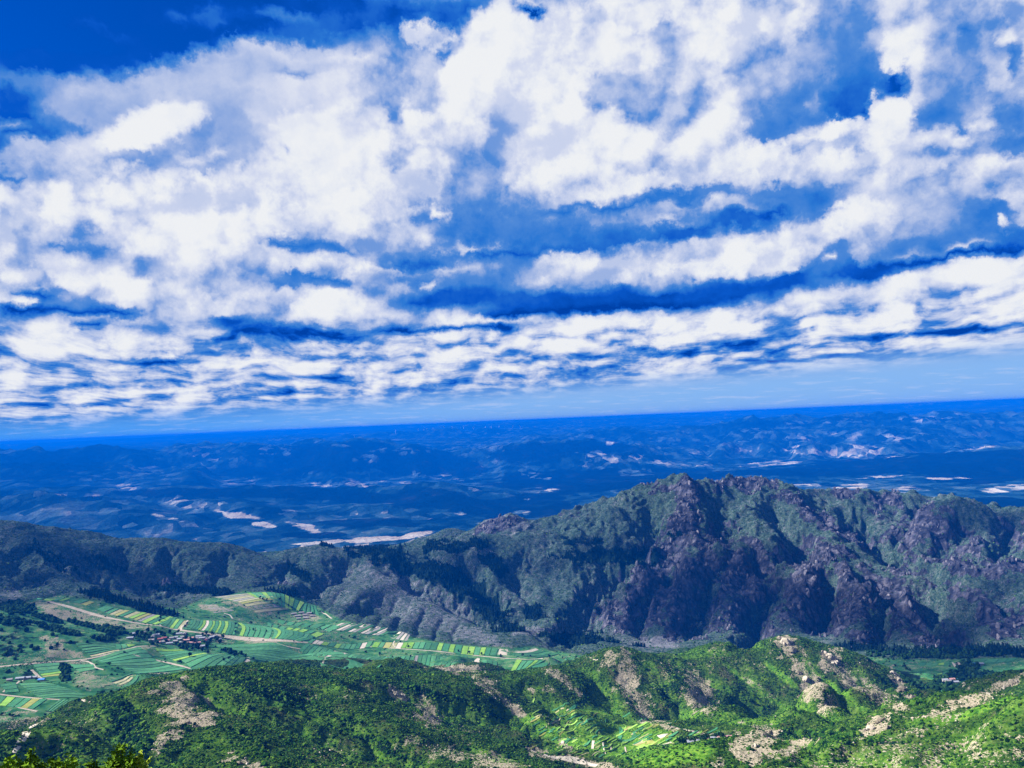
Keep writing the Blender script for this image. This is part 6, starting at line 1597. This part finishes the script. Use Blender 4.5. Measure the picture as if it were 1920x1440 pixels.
TT, TN, TB = turbine_parts()
WT = [(664, 820, 14), (742, 813, 20), (784, 808, 12), (795, 807, 12), (801, 807, 12), (811, 807, 14), (814, 807, 14), (863, 804, 12), (869, 804, 13), (887, 804, 13), (889, 804, 13), (910, 803, 14), (919, 803, 12), (922, 803, 12), (936, 803, 12), (947, 803, 14), (962, 802, 12), (975, 802, 14), (848, 803, 11), (832, 802, 11), (795, 801, 10), (825, 803, 10), (870, 802, 10)]
hp = hit([q[0] for q in WT], [q[1] for q in WT], 9000, 30000)
for k, ((x_, y_, h_), p) in enumerate(zip(WT, hp)):
    o = bpy.data.objects.new('wind_turbine', None); C.objects.link(o)
    D_ = math.hypot(p[0], p[1]); s_ = h_ * .38 / 1450 * D_ / 130
    o.location = (p[0], p[1], p[2] - 4); o.scale = (s_, s_, s_); o.rotation_euler = (0, 0, R(-20 + fr.uniform(-6, 6)))
    o['category'] = 'wind turbine'
    if k < 2: o['label'] = ['lone white wind turbine furthest left on the dark far ridge', 'tallest lone white wind turbine left of the long row'][k]
    else: o['label'] = 'small white wind turbine in the long row on the far blue plateau'; o['group'] = 'wind turbines in a row on the far plateau'
    for nm_, me_ in (('tower', TT), ('nacelle', TN)): q = bpy.data.objects.new(nm_, me_); C.objects.link(q); q.parent = o
    a0 = fr.uniform(0, 120)
    for b_ in range(3):
        q = bpy.data.objects.new('blade', TB); C.objects.link(q); q.parent = o; q.location = (0, -5.6, 101); q.rotation_euler = (0, R(a0 + 120 * b_), 0)

# ------------------------------------------------------------------ leafy bushes right below the eye
M_LEAF = leaf_mat('bright_leaves', [(.15, (.035, .085, .008)), (.45, (.14, .25, .018)), (.75, (.34, .45, .04)), (.95, (.55, .60, .10))], nscale=3.0)


def leafy(name, px_, py_, D_, hgt, wid, seed, label, n=2600):
    r = random.Random(seed)
    top = at(px_, py_, D_)
    g = float(ground(top[0], top[1])) if D_ > 41 else -2.2 - .475 * D_
    hh = top[2] - g
    o = bpy.data.objects.new(name, None); C.objects.link(o); o.location = (top[0], top[1], g); o['label'] = label; o['category'] = 'bush'
    V = []; Fc = []
    tips = []
    for k in range(26):
        a = r.uniform(0, 6.28); q = math.sqrt(r.random()) * wid; e = hh * (1 - .12 * (q / wid) ** 2) * r.uniform(.90, 1.0)
        if k == 0: q, e = 0, hh
        tip = Vector((math.cos(a) * q, math.sin(a) * q * .8, e)); base = Vector((r.uniform(-.2, .2), r.uniform(-.2, .2), -.3))
        prev = None
        mid_ = base.lerp(tip, .55) + Vector((-tip.x * .2, -tip.y * .2, hh * .06))
        for s_, c in ((0, base), (.5, mid_), (1, tip)):
            rad = .07 * (1 - s_) + .008; b = len(V)
            V += [c + Vector((rad, 0, 0)), c + Vector((-rad * .5, rad * .87, 0)), c + Vector((-rad * .5, -rad * .87, 0))]
            if prev is not None: Fc += [(prev + i, prev + (i + 1) % 3, b + (i + 1) % 3, b + i) for i in range(3)]
            prev = b
        tips.append((mid_, tip))
    me = bpy.data.meshes.new('stem'); me.from_pydata([tuple(v) for v in V], [], Fc); me.materials.append(M_BARK); put('stem', me, o)
    V = []; Fc = []
    for _ in range(n):
        m_, t_ = r.choice(tips); f = r.random() ** .6
        c = m_.lerp(t_, f) + Vector((r.gauss(0, 1), r.gauss(0, 1), r.gauss(0, .8))) * .34 * (1.25 - f)
        nrm = Vector((r.gauss(0, 1), r.gauss(0, 1), abs(r.gauss(0, 1)) + .4)).normalized(); t = nrm.orthogonal().normalized(); t.rotate(Matrix.Rotation(r.uniform(0, 6.28), 3, nrm)); u = nrm.cross(t)
        s_ = r.uniform(.10, .20); b = len(V)
        V += [c - t * s_, c + u * s_ * .5 + nrm * s_ * .1, c + t * s_, c - u * s_ * .5 + nrm * s_ * .1]; Fc.append((b, b + 1, b + 2, b + 3))
    me = bpy.data.meshes.new('foliage'); me.from_pydata([tuple(v) for v in V], [], Fc); me.materials.append(M_LEAF); q = put('foliage', me, o)


leafy('leafy_bush', 55, 1406, 44, 0, 1.7, 1, 'yellow green leafy bush at the bottom left corner', 3400)
leafy('leafy_bush', 14, 1420, 42, 0, 1.2, 5, 'low leafy bush at the very left of the bottom edge')
leafy('leafy_bush', 128, 1418, 44, 0, 1.0, 2, 'small leafy bush between the corner bush and the tall sprig', 2200)
leafy('leafy_bush', 172, 1424, 45, 0, .9, 3, 'lowest leafy bush left of the tall sprig', 1800)
leafy('leafy_bush', 226, 1396, 46, 0, .9, 4, 'leafy bush with a tall thin sprig rising above the bottom edge', 2400)
leafy('leafy_bush', 264, 1410, 46, 0, .7, 6, 'rightmost yellow green leafy bush on the bottom edge', 1800)
